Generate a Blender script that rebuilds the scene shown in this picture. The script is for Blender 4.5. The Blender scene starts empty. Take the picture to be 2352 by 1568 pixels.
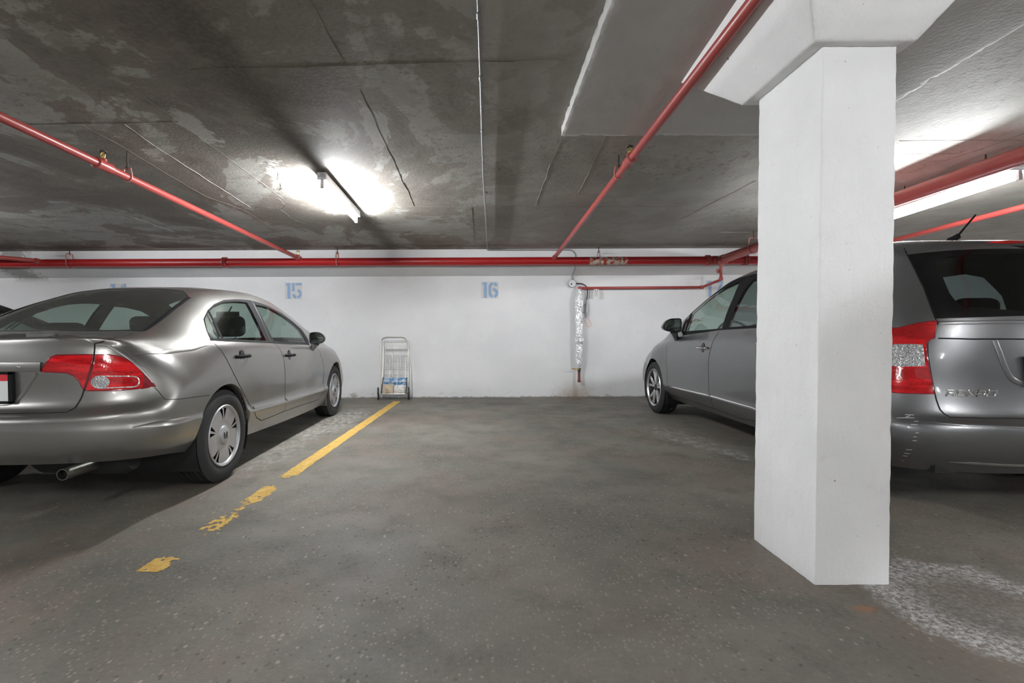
import bpy, bmesh, math, random
from mathutils import Vector, Matrix, noise
from mathutils.bvhtree import BVHTree
random.seed(7)
scn = bpy.context.scene
COL = scn.collection

# ------------------------------------------------------------------ camera
F = 1090.0; PX, PY = 1106.0, 789.0; CAMH = 1.01
PITCH = math.radians(1.1); ROLL = math.atan(.0045)
fw = Vector((0, math.cos(PITCH), -math.sin(PITCH))); r0 = Vector((1, 0, 0)); u0 = r0.cross(fw)
rt = math.cos(ROLL)*r0 - math.sin(ROLL)*u0
up = math.cos(ROLL)*u0 + math.sin(ROLL)*r0
CAM = Vector((0, 0, CAMH))
cd = bpy.data.cameras.new('camera'); cam = bpy.data.objects.new('camera', cd); COL.objects.link(cam)
cd.sensor_width = 36.0; cd.lens = F/2352*36.0; cd.clip_start = .05; cd.clip_end = 100
cd.shift_x = (1176-PX)/2352; cd.shift_y = (PY-784)/2352
m3 = Matrix((rt, up, -fw)).transposed()
cam.matrix_world = Matrix.Translation(CAM) @ m3.to_4x4()
scn.camera = cam
# ------------------------------------------------------------------ world + view
w = bpy.data.worlds.new('world'); scn.world = w; w.use_nodes = True
w.node_tree.nodes['Background'].inputs[0].default_value = (.5, .5, .5, 1)
w.node_tree.nodes['Background'].inputs[1].default_value = .02
scn.view_settings.view_transform = 'Standard'; scn.view_settings.look = 'None'
scn.view_settings.gamma = 1; scn.view_settings.use_curve_mapping = False
scn.view_settings.exposure = 1.72
TUBE = 250.0         # radiance of every fluorescent tube of the garage

def ray(px, py): return (fw + rt*((px-PX)/F) - up*((py-PY)/F)).normalized()
def plane(px, py, n, d):
    n = Vector(n); D = ray(px, py); return CAM + D*((d-n.dot(CAM))/n.dot(D))
def atY(px, py, Y): return plane(px, py, (0, 1, 0), Y)
def atX(px, py, X): return plane(px, py, (1, 0, 0), X)
def atZ(px, py, Z=0.0): return plane(px, py, (0, 0, 1), Z)
YW = 7.6; CS = .0345
def ceilz(y): return 2.31 + CS*(YW-y) if y > -2 else 2.31 + CS*(YW+2)
def atC(px, py, drop=0.0): return plane(px, py, (0, CS, 1), 2.31-drop+CS*YW)

# ------------------------------------------------------------------ materials
MT = {}
class NT:
    def __init__(s, name):
        m = bpy.data.materials.new(name); m.use_nodes = True; s.m = m; s.t = m.node_tree; s.n = s.t.nodes; s.l = s.t.links
        s.b = s.n['Principled BSDF']; MT[name] = m
    def add(s, typ, **kw):
        n = s.n.new(typ)
        for k, v in kw.items(): setattr(n, k, v)
        return n
    def put(s, sock, v):
        if isinstance(v, bpy.types.NodeSocket): s.l.new(v, sock)
        elif isinstance(v, (int, float)): sock.default_value = v
        else: sock.default_value = tuple(v) + ((1,) if len(v) == 3 and len(sock.default_value) == 4 else ())
    def pos(s): return s.add('ShaderNodeNewGeometry').outputs['Position']
    def obj(s): return s.add('ShaderNodeTexCoord').outputs['Object']
    def map(s, v, sc=(1, 1, 1), loc=(0, 0, 0), rot=(0, 0, 0)):
        n = s.add('ShaderNodeMapping'); s.put(n.inputs[0], v); n.inputs['Location'].default_value = loc
        n.inputs['Rotation'].default_value = rot; n.inputs['Scale'].default_value = sc; return n.outputs[0]
    def noise(s, v, sc, det=4, rough=.55, dist=0.0):
        n = s.add('ShaderNodeTexNoise'); s.put(n.inputs['Vector'], v); n.inputs['Scale'].default_value = sc
        n.inputs['Detail'].default_value = det; n.inputs['Roughness'].default_value = rough; n.inputs['Distortion'].default_value = dist
        return n.outputs['Fac']
    def voro(s, v, sc, out='Distance', feat='F1', rnd=1.0):
        n = s.add('ShaderNodeTexVoronoi', feature=feat); s.put(n.inputs['Vector'], v); n.inputs['Scale'].default_value = sc
        n.inputs['Randomness'].default_value = rnd; return n.outputs[out]
    def ramp(s, v, a, b, lo=0.0, hi=1.0):
        n = s.add('ShaderNodeMapRange', interpolation_type='SMOOTHSTEP'); s.put(n.inputs[0], v)
        n.inputs[1].default_value = a; n.inputs[2].default_value = b; n.inputs[3].default_value = lo; n.inputs[4].default_value = hi
        return n.outputs[0]
    def math(s, op, a, b=0.0, c=0.0):
        n = s.add('ShaderNodeMath', operation=op); s.put(n.inputs[0], a); s.put(n.inputs[1], b); s.put(n.inputs[2], c); return n.outputs[0]
    def mix(s, f, a, b, typ='MIX'):
        n = s.add('ShaderNodeMix', data_type='RGBA', blend_type=typ); s.put(n.inputs[0], f)
        s.put(n.inputs[6], a); s.put(n.inputs[7], b); return n.outputs[2]
    def sep(s, v):
        n = s.add('ShaderNodeSeparateXYZ'); s.put(n.inputs[0], v); return n.outputs
    def bump(s, h, st=.3, d=.01):
        n = s.add('ShaderNodeBump'); n.inputs['Strength'].default_value = st; n.inputs['Distance'].default_value = d
        s.put(n.inputs['Height'], h); s.l.new(n.outputs[0], s.b.inputs['Normal'])
    def set(s, **kw):
        nm = dict(col='Base Color', rough='Roughness', metal='Metallic', coat='Coat Weight', coatr='Coat Roughness', trans='Transmission Weight', ior='IOR', em='Emission Color', ems='Emission Strength', spec='Specular IOR Level', alpha='Alpha')
        for k, v in kw.items(): s.put(s.b.inputs[nm[k]], v)
        return s
    def blob(s, P, cx, cy, rx, ry, amp=.5, nz=None, rot=0.0):
        q = s.map(P, loc=(-cx, -cy, 0)); 
        if rot: q = s.map(q, rot=(0, 0, rot))
        x, y, _ = s.sep(q)
        d = s.math('SQRT', s.math('ADD', s.math('POWER', s.math('DIVIDE', x, rx), 2.0), s.math('POWER', s.math('DIVIDE', y, ry), 2.0)))
        if nz is not None: d = s.math('ADD', d, s.math('MULTIPLY', s.math('SUBTRACT', nz, .5), amp*2))
        return d
def simple(name, col, rough=.5, metal=0.0, **kw):
    t = NT(name); t.set(col=col, rough=rough, metal=metal, **kw); return t

def mats():
    simple('black_plastic', (.012, .012, .013), .75, spec=.12)
    simple('black_gloss', (.006, .006, .007), .12)
    simple('seam', (.004, .004, .004), .8)
    t = simple('rubber', (.016, .016, .017), .75); t.bump(t.noise(t.obj(), 90, 3), .2, .002)
    simple('alloy', (.62, .62, .63), .28, .85); simple('wheel_silver', (.40, .40, .405), .42, .55)
    simple('chrome', (.8, .8, .82), .08, 1.0); simple('dark_metal', (.05, .05, .05), .5, .6)
    simple('rim_dark', (.02, .02, .021), .4, .3)
    simple('interior', (.035, .036, .036), .85); simple('seat_fabric', (.03, .031, .031), .9)
    simple('mirror_glass', (.45, .5, .5), .02, 1.0)
    simple('plate_white', (.75, .77, .78), .4); simple('plate_red', (.65, .03, .05), .4)
    simple('white_enamel', (.80, .80, .82), .35); simple('galvanized', (.30, .305, .31), .45, .7)
    simple('rod_steel', (.05, .035, .03), .6, .5); simple('brass', (.55, .38, .12), .35, .9)
    simple('copper_rust', (.16, .055, .03), .8); simple('cable_black', (.02, .02, .022), .5)
    simple('wire_orange', (.6, .12, .04), .5); simple('tag_paper', (.75, .75, .73), .7)
    simple('box_white', (.75, .76, .77), .4); simple('clip_pink', (.42, .16, .14), .5)
    simple('exhaust', (.22, .20, .18), .4, .9); simple('cart_wire', (.52, .50, .46), .35, .8)
    simple('underbody', (.012, .012, .012), .8); simple('cart_black', (.02, .02, .02), .6)
    simple('paper_tan', (.55, .45, .33), .8); simple('paper_white', (.75, .73, .70), .8)
    # paints
    for nm, c, r in (('paint_silver', (.29, .283, .270), .33), ('paint_grey', (.175, .177, .182), .33), ('paint_dark', (.012, .013, .016), .3)):
        t = NT(nm); o = t.obj(); fl = t.noise(o, 900, 1)
        dust = t.noise(o, 3.0, 5, .6)
        t.set(col=t.mix(t.ramp(fl, .3, .7), [x*.86 for x in c], [x*1.14 for x in c]), metal=.82, rough=t.ramp(dust, .3, .75, r-.04, r+.05), coat=.6, coatr=.06)
    # glass
    for nm, tint in (('glass', (.62, .72, .68)), ('glass_rear', (.52, .62, .585)), ('glass_privacy', (.30, .34, .34))):
        t = NT(nm); tr = t.add('ShaderNodeBsdfTransparent'); tr.inputs[0].default_value = tint + (1,)
        gl = t.add('ShaderNodeBsdfGlossy'); gl.inputs['Roughness'].default_value = .015; gl.inputs[0].default_value = (.95, 1, .98, 1)
        fr = t.add('ShaderNodeFresnel'); t.put(fr.inputs[0], t.ramp(t.add('ShaderNodeNewGeometry').outputs['Backfacing'], 0, 1, 1.5, 1/1.5))   # thin pane: same reflectance from both sides
        mx = t.add('ShaderNodeMixShader'); t.l.new(fr.outputs[0], mx.inputs[0]); t.l.new(tr.outputs[0], mx.inputs[1]); t.l.new(gl.outputs[0], mx.inputs[2])
        if nm == 'glass_rear':      # dust film on the sloping glass
            df = t.add('ShaderNodeBsdfDiffuse'); df.inputs[0].default_value = (.40, .39, .36, 1)
            m2 = t.add('ShaderNodeMixShader'); f = t.ramp(t.noise(t.obj(), 120, 3), .35, .75, .05, .16)
            t.l.new(f, m2.inputs[0]); t.l.new(mx.outputs[0], m2.inputs[1]); t.l.new(df.outputs[0], m2.inputs[2]); mx = m2
        t.l.new(mx.outputs[0], t.n['Material Output'].inputs[0])
    # lenses
    t = NT('red_lens'); o = t.obj(); cell = t.sep(t.voro(t.map(o, (110, 110, 150)), 1.0, 'Color'))[0]
    band = t.ramp(t.noise(t.map(o, (3, 5, 34)), 1.0, 2), .42, .60); k = t.math('MULTIPLY_ADD', cell, .35, t.math('MULTIPLY', band, .65))
    t.set(col=t.mix(k, (.34, .003, .006), (.80, .012, .018)), rough=.10, coat=1.0, coatr=.02, spec=.3); t.bump(t.voro(t.map(o, (90, 90, 90)), 1.0), .10, .002)
    simple('red_lens_dark', (.20, .004, .012), .1, coat=1.0)
    t = NT('clear_lens'); t.set(col=t.mix(t.voro(t.obj(), 130), (.12, .12, .13), (.80, .81, .83)), rough=.10, metal=.6, coat=1.0); t.bump(t.voro(t.obj(), 160), .35, .003)
    # pipe red
    for nm, c in (('pipe_red', (.34, .050, .042)), ('pipe_main', (.42, .012, .014))):
        t = NT(nm); P = t.pos(); n = t.noise(P, 9, 5, .65)
        sc = t.ramp(t.noise(P, 26, 5, .7), .66, .72)
        t.set(col=t.mix(sc, t.mix(n, [x*.85 for x in c], [min(1, x*1.12) for x in c]), (.35, .17, .13)), rough=t.ramp(n, .3, .7, .34, .48), coat=.15, coatr=.25)
    t = NT('tape'); n = t.noise(t.pos(), 16, 4, .65); t.set(col=t.mix(t.ramp(n, .46, .52), (.40, .03, .025), (.50, .44, .36)), rough=.7)
    # foil
    t = NT('foil'); o = t.obj(); t.set(col=(.86, .87, .88), metal=.75, rough=.28); t.bump(t.math('ADD', t.voro(o, 38), t.noise(o, 45, 4)), .6, .01)
    # tube
    t = NT('tube_light'); t.set(col=(1, 1, 1), em=(.955, .98, 1.0), ems=TUBE)
    # digits, yellow
    t = NT('stencil_blue'); n = t.noise(t.pos(), 14, 5, .7); t.set(col=t.mix(n, (.22, .36, .58), (.40, .52, .70)), rough=.75)
    t = NT('stencil_patch'); t.set(col=(.66, .655, .645), rough=.8)
    t = NT('yellow_paint'); P = t.pos(); n = t.noise(P, 22, 6, .7); t.set(col=t.mix(t.ramp(n, .35, .7), (.50, .30, .06), (.66, .45, .13)), rough=.8); t.bump(n, .3, .004)
    # flyer (printed sheet)
    t = NT('flyer_blue'); o = t.obj(); n = t.noise(t.map(o, (18, 18, 30)), 1, 3); t.set(col=t.mix(t.ramp(n, .45, .55), (.10, .25, .50), (.42, .55, .68)), rough=.45)
    # white wall
    t = NT('wall_paint'); P = t.pos(); x, y, z = t.sep(P)
    n1 = t.noise(P, 1.3, 5, .6); n2 = t.noise(P, 16, 5, .65); n3 = t.noise(P, 60, 3)
    c = t.mix(t.ramp(n1, .35, .7), (.735, .74, .75), (.80, .80, .805))
    c = t.mix(t.math('MULTIPLY', t.ramp(n2, .55, .8), .25), c, (.60, .59, .575))
    # peeled paint low on the wall
    flk = t.math('MULTIPLY', t.ramp(t.noise(t.map(P, (1, 1, 1.6)), 7, 5, .7), .60, .63), t.ramp(z, .02, .16, 1, 0))
    c = t.mix(flk, c, (.42, .39, .35))
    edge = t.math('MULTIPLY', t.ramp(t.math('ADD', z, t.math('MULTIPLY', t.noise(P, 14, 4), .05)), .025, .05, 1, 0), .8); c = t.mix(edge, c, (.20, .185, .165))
    # rust run under the drain pipe
    xr = t.math('ABSOLUTE', t.math('SUBTRACT', x, 1.50)); wd = t.math('ADD', xr, t.math('MULTIPLY', t.math('SUBTRACT', n2, .5), .5))
    run = t.math('MULTIPLY', t.math('MULTIPLY', t.ramp(wd, .05, .42, 1, 0), t.ramp(z, 0, .38, 1, 0)), .55); c = t.mix(run, c, (.42, .33, .24))
    run2 = t.math('MULTIPLY', t.math('MULTIPLY', t.ramp(xr, .015, .06, 1, 0), t.ramp(z, .02, .30, 1, .0)), .45); c = t.mix(run2, c, (.30, .22, .17))
    # grime patch on the upper left of the wall
    gl = t.math('MULTIPLY', t.ramp(t.math('ADD', t.math('ABSOLUTE', t.math('ADD', x, 7.2)), t.math('MULTIPLY', n2, .8)), .5, .75, 1, 0), t.ramp(z, 1.85, 1.98, 0, 1)); c = t.mix(t.math('MULTIPLY', gl, .7), c, (.17, .155, .135))
    sp = t.ramp(t.voro(P, 4.2), .018, .028, .75, 0); c = t.mix(sp, c, (.2, .19, .18))
    t.set(col=c, rough=.62); t.bump(t.math('ADD', t.math('MULTIPLY', n2, .6), t.math('MULTIPLY', n3, .3)), .22, .012)
    # column paint
    t = NT('column_paint'); P = t.pos(); n2 = t.noise(P, 11, 5, .6); n3 = t.noise(P, 70, 3)
    c = t.mix(t.ramp(t.noise(P, 2.2, 4), .3, .75), (.75, .75, .755), (.82, .82, .82))
    c = t.mix(t.math('MULTIPLY', t.ramp(n2, .62, .8), .3), c, (.60, .585, .56))
    sp = t.math('MULTIPLY', t.ramp(t.voro(P, 9), .035, .06, .9, 0), t.ramp(t.noise(P, 1.7, 2), .46, .52)); c = t.mix(sp, c, (.10, .095, .09))
    sp = t.ramp(t.voro(P, 17), .03, .05, .5, 0); c = t.mix(sp, c, (.3, .29, .28))
    t.set(col=c, rough=.55); t.bump(t.math('ADD', n2, t.math('MULTIPLY', n3, .45)), .45, .012)
    # drop panel paint (greyer)
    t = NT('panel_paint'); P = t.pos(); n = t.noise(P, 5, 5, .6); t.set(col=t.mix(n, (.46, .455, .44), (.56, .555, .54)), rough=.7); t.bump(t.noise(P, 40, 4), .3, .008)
    # floor
    t = NT('floor_concrete'); P = t.pos(); big = t.noise(P, .75, 5, .6); med = t.noise(P, 3.2, 6, .65); fin = t.noise(P, 45, 4, .7); fin2 = t.noise(P, 160, 2, .7)
    c = t.mix(t.ramp(big, .36, .66), (.110, .106, .088), (.200, .186, .157))
    c = t.mix(t.ramp(t.noise(t.map(P, loc=(7, 3, 0)), 1.1, 5, .6), .46, .62, 0, .75), c, (.165, .130, .104))
    c = t.mix(t.ramp(med, .50, .72, 0, .65), c, (.086, .081, .073))
    c = t.mix(t.ramp(fin, .3, .75, 0, .32), c, (.24, .225, .197))
    c = t.mix(t.ramp(fin2, .55, .75, 0, .35), c, (.066, .061, .055))
    q = t.map(P, (1, 1, 1)); 
    for sc, r, col, dens in ((27, .19, (.40, .345, .29), .66), (58, .30, (.33, .28, .235), .55), (15, .10, (.48, .44, .385), .74), (38, .22, (.035, .033, .031), .55)):
        v = t.add('ShaderNodeTexVoronoi'); t.put(v.inputs['Vector'], t.map(q, (1, .8, 1), loc=(sc, 0, 0))); v.inputs['Scale'].default_value = sc
        d = t.math('ADD', v.outputs['Distance'], t.math('MULTIPLY', t.math('SUBTRACT', fin, .5), .55))
        s_ = t.sep(v.outputs['Color'])
        keep = t.math('MULTIPLY', t.math('GREATER_THAN', s_[0], dens), t.ramp(d, r*.7, r*1.1, 1, 0))
        patch = t.ramp(t.noise(t.map(P, loc=(sc, 5, 0)), 1.0, 3), .38, .58, .15, 1)
        c = t.mix(t.math('MULTIPLY', t.math('MULTIPLY', keep, patch), .62), c, col)
    # white salt: ring beside the column, film near the sedan's nose
    jn = t.noise(P, 5.5, 6, .7)
    ring = t.blob(P, 1.86, 1.72, .34, .36, .42, jn, .5)
    rm = t.math('MULTIPLY', t.ramp(ring, .40, .85, .22, 1), t.ramp(ring, .92, 1.15, 1, 0)); rm = t.math('MULTIPLY', rm, t.ramp(t.noise(P, 48, 6, .8), .42, .60))
    c = t.mix(t.math('MULTIPLY', rm, .85), c, (.58, .58, .585))
    for cx, cy, rx, ry, am, st, ro in ((-1.70, 5.6, .34, 1.15, .5, .75, .05), (-1.75, 4.1, .2, .9, .6, .35, .0), (1.95, 4.6, .28, .75, .55, .55, -.15), (2.12, 3.95, .14, .25, .5, .75, 0)):
        b = t.blob(P, cx, cy, rx, ry, am, jn, ro); f = t.math('MULTIPLY', t.ramp(b, .45, 1.0, 1, 0), t.ramp(t.noise(t.map(P, (1, .55, 1)), 20, 6, .75), .42, .66)); c = t.mix(t.math('MULTIPLY', f, st), c, (.52, .51, .49))
    ru = t.blob(P, 1.40, 1.72, .07, .035, .5, jn); c = t.mix(t.ramp(ru, .3, 1.0, .55, 0), c, (.28, .12, .04))
    oil = t.blob(P, .35, 6.9, .5, .16, .5, jn); c = t.mix(t.ramp(oil, .4, 1.0, .6, 0), c, (.05, .048, .046))
    t.set(col=c, rough=t.ramp(med, .3, .7, .50, .68), spec=.35); t.bump(t.math('ADD', t.math('MULTIPLY', fin, .7), fin2), .35, .006)
    # ceiling
    t = NT('ceiling_concrete'); P = t.pos(); x, y, z = t.sep(P)
    big = t.noise(t.map(P, (1, .75, 1)), 1.0, 9, .66, .5); med = t.noise(P, 3.6, 6, .65); fin = t.noise(P, 42, 4, .7)
    strk = t.noise(t.map(P, (.55, 1.0, 1), loc=(3, 1, 0)), 3.4, 8, .70)
    c = t.mix(t.ramp(med, .3, .75), (.315, .304, .276), (.385, .372, .338))
    left = t.ramp(x, .9, -1.0, .22, 1.0)
    st = t.math('MULTIPLY', t.ramp(big, .480, .508), left)
    c = t.mix(t.math('MULTIPLY', st, .82), c, (.158, .128, .102))
    st3 = t.math('MULTIPLY', t.ramp(big, .53, .60), left); c = t.mix(t.math('MULTIPLY', st3, .6), c, (.098, .079, .063))
    st2 = t.math('MULTIPLY', t.ramp(strk, .53, .57), t.ramp(x, 1.8, -2.5, .15, .8)); c = t.mix(t.math('MULTIPLY', st2, .62), c, (.170, .152, .126))
    grn = t.ramp(t.noise(t.map(P, loc=(9, 4, 0)), .8, 4), .5, .66, 0, .35); c = t.mix(grn, c, (.215, .216, .178))
    spk = t.math('MULTIPLY', t.ramp(t.noise(P, 20, 4, .6), .58, .62), t.ramp(t.noise(P, 1.1, 3), .45, .6)); c = t.mix(t.math('MULTIPLY', spk, .55), c, (.140, .116, .094))
    # grime line along the lamp row
    gx = t.math('ADD', t.math('ABSOLUTE', t.math('ADD', x, 1.36)), t.math('MULTIPLY', t.math('SUBTRACT', t.noise(P, 4, 5, .7), .5), .35))
    c = t.mix(t.ramp(gx, .03, .2, .75, 0), c, (.085, .071, .059))
    # lime bloom left of the lamp
    for cx, cy, rx, ry, st in ((-1.72, 4.4, .22, .50, .85), (-1.98, 3.35, .10, .32, .45), (-1.05, 4.8, .22, .35, .5), (-1.45, 5.3, .4, .25, .4)):
        b = t.blob(P, cx, cy, rx, ry, 1.3, t.noise(P, 7, 9, .78)); c = t.mix(t.ramp(b, .70, .86, st, 0), c, (.58, .57, .55))
    c = t.mix(t.ramp(fin, .35, .75, 0, .18), c, (.42, .40, .37))
    t.set(col=c, rough=.75); t.bump(t.math('ADD', med, t.math('MULTIPLY', fin, .6)), .35, .012)
    simple('form_ridge_light', (.36, .35, .32), .9); simple('form_ridge_dark', (.15, .135, .115), .9)
mats()

# ------------------------------------------------------------------ mesh helpers
def newobj(name, me, parent=None):
    o = bpy.data.objects.new(name, me); COL.objects.link(o)
    if parent is not None: o.parent = parent
    return o
def tag(o, label=None, cat=None, group=None, kind=None):
    for k, v in (('label', label), ('category', cat), ('group', group), ('kind', kind)):
        if v: o[k] = v
    return o
def empty(name, loc=(0, 0, 0), rz=0.0, parent=None):
    o = newobj(name, None, parent); o.location = loc; o.rotation_euler = (0, 0, rz); o.empty_display_size = .1; return o
class MB:
    def __init__(s): s.v = []; s.f = []
    def add(s, vs, fs):
        k = len(s.v); s.v += [Vector(v) for v in vs]; s.f += [tuple(i+k for i in f) for f in fs]; return s
    def box(s, a, b):
        (x0, y0, z0), (x1, y1, z1) = a, b
        return s.add([(x0, y0, z0), (x1, y0, z0), (x1, y1, z0), (x0, y1, z0), (x0, y0, z1), (x1, y0, z1), (x1, y1, z1), (x0, y1, z1)],
                     [(0, 3, 2, 1), (4, 5, 6, 7), (0, 1, 5, 4), (1, 2, 6, 5), (2, 3, 7, 6), (3, 0, 4, 7)])
    def tube(s, pts, r, n=10, closed=False, cap=True):
        pts = [Vector(p) for p in pts]; N = len(pts); rr = r if isinstance(r, (list, tuple)) else [r]*N
        vs = []; prev = None
        for i, p in enumerate(pts):
            a = pts[i-1] if (i or closed) else p; b = pts[(i+1) % N] if (i < N-1 or closed) else p
            d = (b-a).normalized()
            if prev is None:
                h = Vector((0, 0, 1)) if abs(d.z) < .9 else Vector((1, 0, 0)); e = d.cross(h).normalized()
            else: e = (prev - d*prev.dot(d)).normalized()
            prev = e; g = d.cross(e)
            vs += [p + (e*math.cos(2*math.pi*k/n) + g*math.sin(2*math.pi*k/n))*rr[i] for k in range(n)]
        fs = []
        for i in range(N if closed else N-1):
            j = (i+1) % N
            for k in range(n): fs.append((i*n+k, i*n+(k+1) % n, j*n+(k+1) % n, j*n+k))
        if cap and not closed: fs += [tuple(range(n-1, -1, -1)), tuple((N-1)*n+k for k in range(n))]
        return s.add(vs, fs)
    def lathe(s, prof, n=32, axis='y', o=(0, 0, 0), closed=False):
        # prof: list of (radius, along)
        o = Vector(o); vs = []; P = len(prof)
        for k in range(n):
            a = 2*math.pi*k/n; c, q = math.cos(a), math.sin(a)
            for r, h in prof:
                vs.append(o + Vector({'y': (r*c, h, r*q), 'z': (r*c, r*q, h), 'x': (h, r*c, r*q)}[axis]))
        fs = []
        for k in range(n):
            l = (k+1) % n
            for i in range(P if closed else P-1):
                j = (i+1) % P; fs.append((k*P+i, k*P+j, l*P+j, l*P+i))
        return s.add(vs, fs)
    def build(s, name, mat, parent=None, ang=40, fix=True, smooth=True):
        me = bpy.data.meshes.new(name); me.from_pydata(s.v, [], s.f)
        if fix:
            bm = bmesh.new(); bm.from_mesh(me); bmesh.ops.remove_doubles(bm, verts=bm.verts, dist=1e-6)
            bmesh.ops.recalc_face_normals(bm, faces=bm.faces); bm.to_mesh(me); bm.free()
        me.materials.append(MT[mat])
        if smooth:
            me.polygons.foreach_set('use_smooth', [True]*len(me.polygons)); me.set_sharp_from_angle(angle=math.radians(ang))
        me.update(); return newobj(name, me, parent)
def rbox(name, size, loc, mat, parent=None, bev=.02, seg=3, rot=(0, 0, 0), shape=None, sub=0):
    bm = bmesh.new(); bmesh.ops.create_cube(bm, size=1.0)
    for v in bm.verts: v.co = Vector((v.co.x*size[0], v.co.y*size[1], v.co.z*size[2]))
    if sub: bmesh.ops.subdivide_edges(bm, edges=bm.edges, cuts=sub, use_grid_fill=True)
    if shape:
        for v in bm.verts: v.co = shape(v.co)
    if bev:
        ed = [e for e in bm.edges if len(e.link_faces) == 2 and e.calc_face_angle() > .6]
        bmesh.ops.bevel(bm, geom=ed, offset=bev, segments=seg, profile=.5, affect='EDGES')
    from mathutils import Euler
    R = Euler(rot).to_matrix()
    for v in bm.verts: v.co = R @ v.co + Vector(loc)
    me = bpy.data.meshes.new(name); bm.to_mesh(me); bm.free(); me.materials.append(MT[mat])
    me.polygons.foreach_set('use_smooth', [True]*len(me.polygons)); me.set_sharp_from_angle(angle=math.radians(45))
    return newobj(name, me, parent)
def catmull(pts, n=6, closed=False):
    pts = [Vector(p) for p in pts]; N = len(pts)
    if N < 3: return pts
    out = []
    for i in range(N if closed else N-1):
        p1, p2 = pts[i], pts[(i+1) % N]
        p0 = pts[i-1] if (i or closed) else p1*2-p2
        p3 = pts[(i+2) % N] if (i < N-2 or closed) else p2*2-p1
        t0 = 0; t1 = max((p1-p0).length, 1e-6)**.5; t2 = t1+max((p2-p1).length, 1e-6)**.5; t3 = t2+max((p3-p2).length, 1e-6)**.5
        for k in range(n):
            t = t1+(t2-t1)*k/n
            a1 = p0*((t1-t)/(t1-t0))+p1*((t-t0)/(t1-t0)); a2 = p1*((t2-t)/(t2-t1))+p2*((t-t1)/(t2-t1)); a3 = p2*((t3-t)/(t3-t2))+p3*((t-t2)/(t3-t2))
            b1 = a1*((t2-t)/(t2-t0))+a2*((t-t0)/(t2-t0)); b2 = a2*((t3-t)/(t3-t1))+a3*((t-t1)/(t3-t1))
            out.append(b1*((t2-t)/(t2-t1))+b2*((t-t1)/(t2-t1)))
    if not closed: out.append(pts[-1])
    return out
def nz(v, s, k=0): return noise.noise(Vector((v[0]*s+k, v[1]*s, v[2]*s)))

# ------------------------------------------------------------------ structure
XL, XR, YB = -13.0, 13.0, -9.0
def structure():
    def grid(name, f, nx, ny, mat):
        vs = [f(i/nx, j/ny) for j in range(ny+1) for i in range(nx+1)]
        fs = [(j*(nx+1)+i, j*(nx+1)+i+1, (j+1)*(nx+1)+i+1, (j+1)*(nx+1)+i) for j in range(ny) for i in range(nx)]
        m = MB(); m.add(vs, fs); return m.build(name, mat, fix=False)
    fl = MB().box((XL, YB, -.12), (XR, YW, 0)).build('floor', 'floor_concrete'); tag(fl, kind='structure')
    m = MB(); ys = (YB, -2, YW); vs = []
    for y in ys:
        for x in (XL, XR): vs += [(x, y, ceilz(y)), (x, y, 3.1)]
    m.add(vs, [(0, 4, 6, 2), (4, 8, 10, 6), (1, 3, 7, 5), (5, 7, 11, 9), (0, 2, 3, 1), (8, 9, 11, 10), (0, 1, 5, 4), (4, 5, 9, 8), (2, 6, 7, 3), (6, 10, 11, 7)])
    ce = m.build('ceiling', 'ceiling_concrete', ang=1); tag(ce, kind='structure')
    m = MB(); prof = [(YW, 0), (YW, 1.944), (YW-.28, 2.05), (YW-.285, ceilz(YW-.285)+.002), (YW+.3, 2.3), (YW+.3, 0)]
    n = len(prof); m.add([(x, y, z) for x in (XL, XR) for y, z in prof], [tuple(range(n)), tuple(range(2*n-1, n-1, -1))]+[(i, (i+1) % n, n+(i+1) % n, n+i) for i in range(n)])
    wb = m.build('wall_back', 'wall_paint', ang=20); tag(wb, kind='structure')
    for nm, a, b in (('wall_left', (XL-.2, YB, 0), (XL, YW, 2.9)), ('wall_right', (XR, YB, 0), (XR+.2, YW, 2.9)), ('wall_front', (XL, YB-.2, 0), (XR, YB, 2.9))):
        tag(MB().box(a, b).build(nm, 'wall_paint'), kind='structure')
    return fl, ce, wb
FLOOR, CEIL, WALL = structure()

# ------------------------------------------------------------------ concrete column with capital and drop panel
def rough_mesh(name, vs, fs, mat, parent, cuts=36, bev=.012, amp=.004, chip=.012, edge_mat=None, sc=9.0):
    bm = bmesh.new(); bv = [bm.verts.new(v) for v in vs]
    for f in fs: bm.faces.new([bv[i] for i in f])
    bmesh.ops.recalc_face_normals(bm, faces=bm.faces)
    bmesh.ops.bevel(bm, geom=list(bm.edges), offset=bev, segments=2, profile=.5, affect='EDGES')
    ed = [e for e in bm.edges if e.calc_length() > .08]
    bmesh.ops.subdivide_edges(bm, edges=ed, cuts=cuts, use_grid_fill=True)
    bm.normal_update()
    mv = []
    for v in bm.verts:
        k = nz(v.co, sc)*amp + nz(v.co, sc*3.3, 5)*amp*.5
        onedge = any(f.calc_area() < 1e-3 and min(e.calc_length() for e in f.edges) < bev*1.2 for f in v.link_faces)
        if onedge: k -= max(0, nz(v.co, 22, 9))*chip + abs(nz(v.co, 60, 3))*chip*.35
        mv.append((v, v.normal*k))
    for v, d in mv: v.co += d
    me = bpy.data.meshes.new(name); bm.to_mesh(me); bm.free(); me.materials.append(MT[mat])
    me.polygons.foreach_set('use_smooth', [True]*len(me.polygons)); me.set_sharp_from_angle(angle=math.radians(38))
    return newobj(name, me, parent)
def frustum(a, b):
    # a, b: 4 corners bottom, 4 corners top
    return list(a)+list(b), [(0, 3, 2, 1), (4, 5, 6, 7), (0, 1, 5, 4), (1, 2, 6, 5), (2, 3, 7, 6), (3, 0, 4, 7)]
CX0, CX1, CY0, CY1, CZ = 1.332, 1.634, 1.885, 2.315, 2.135
def panelz(y): return 2.39 + CS*(3.34-y)
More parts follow.
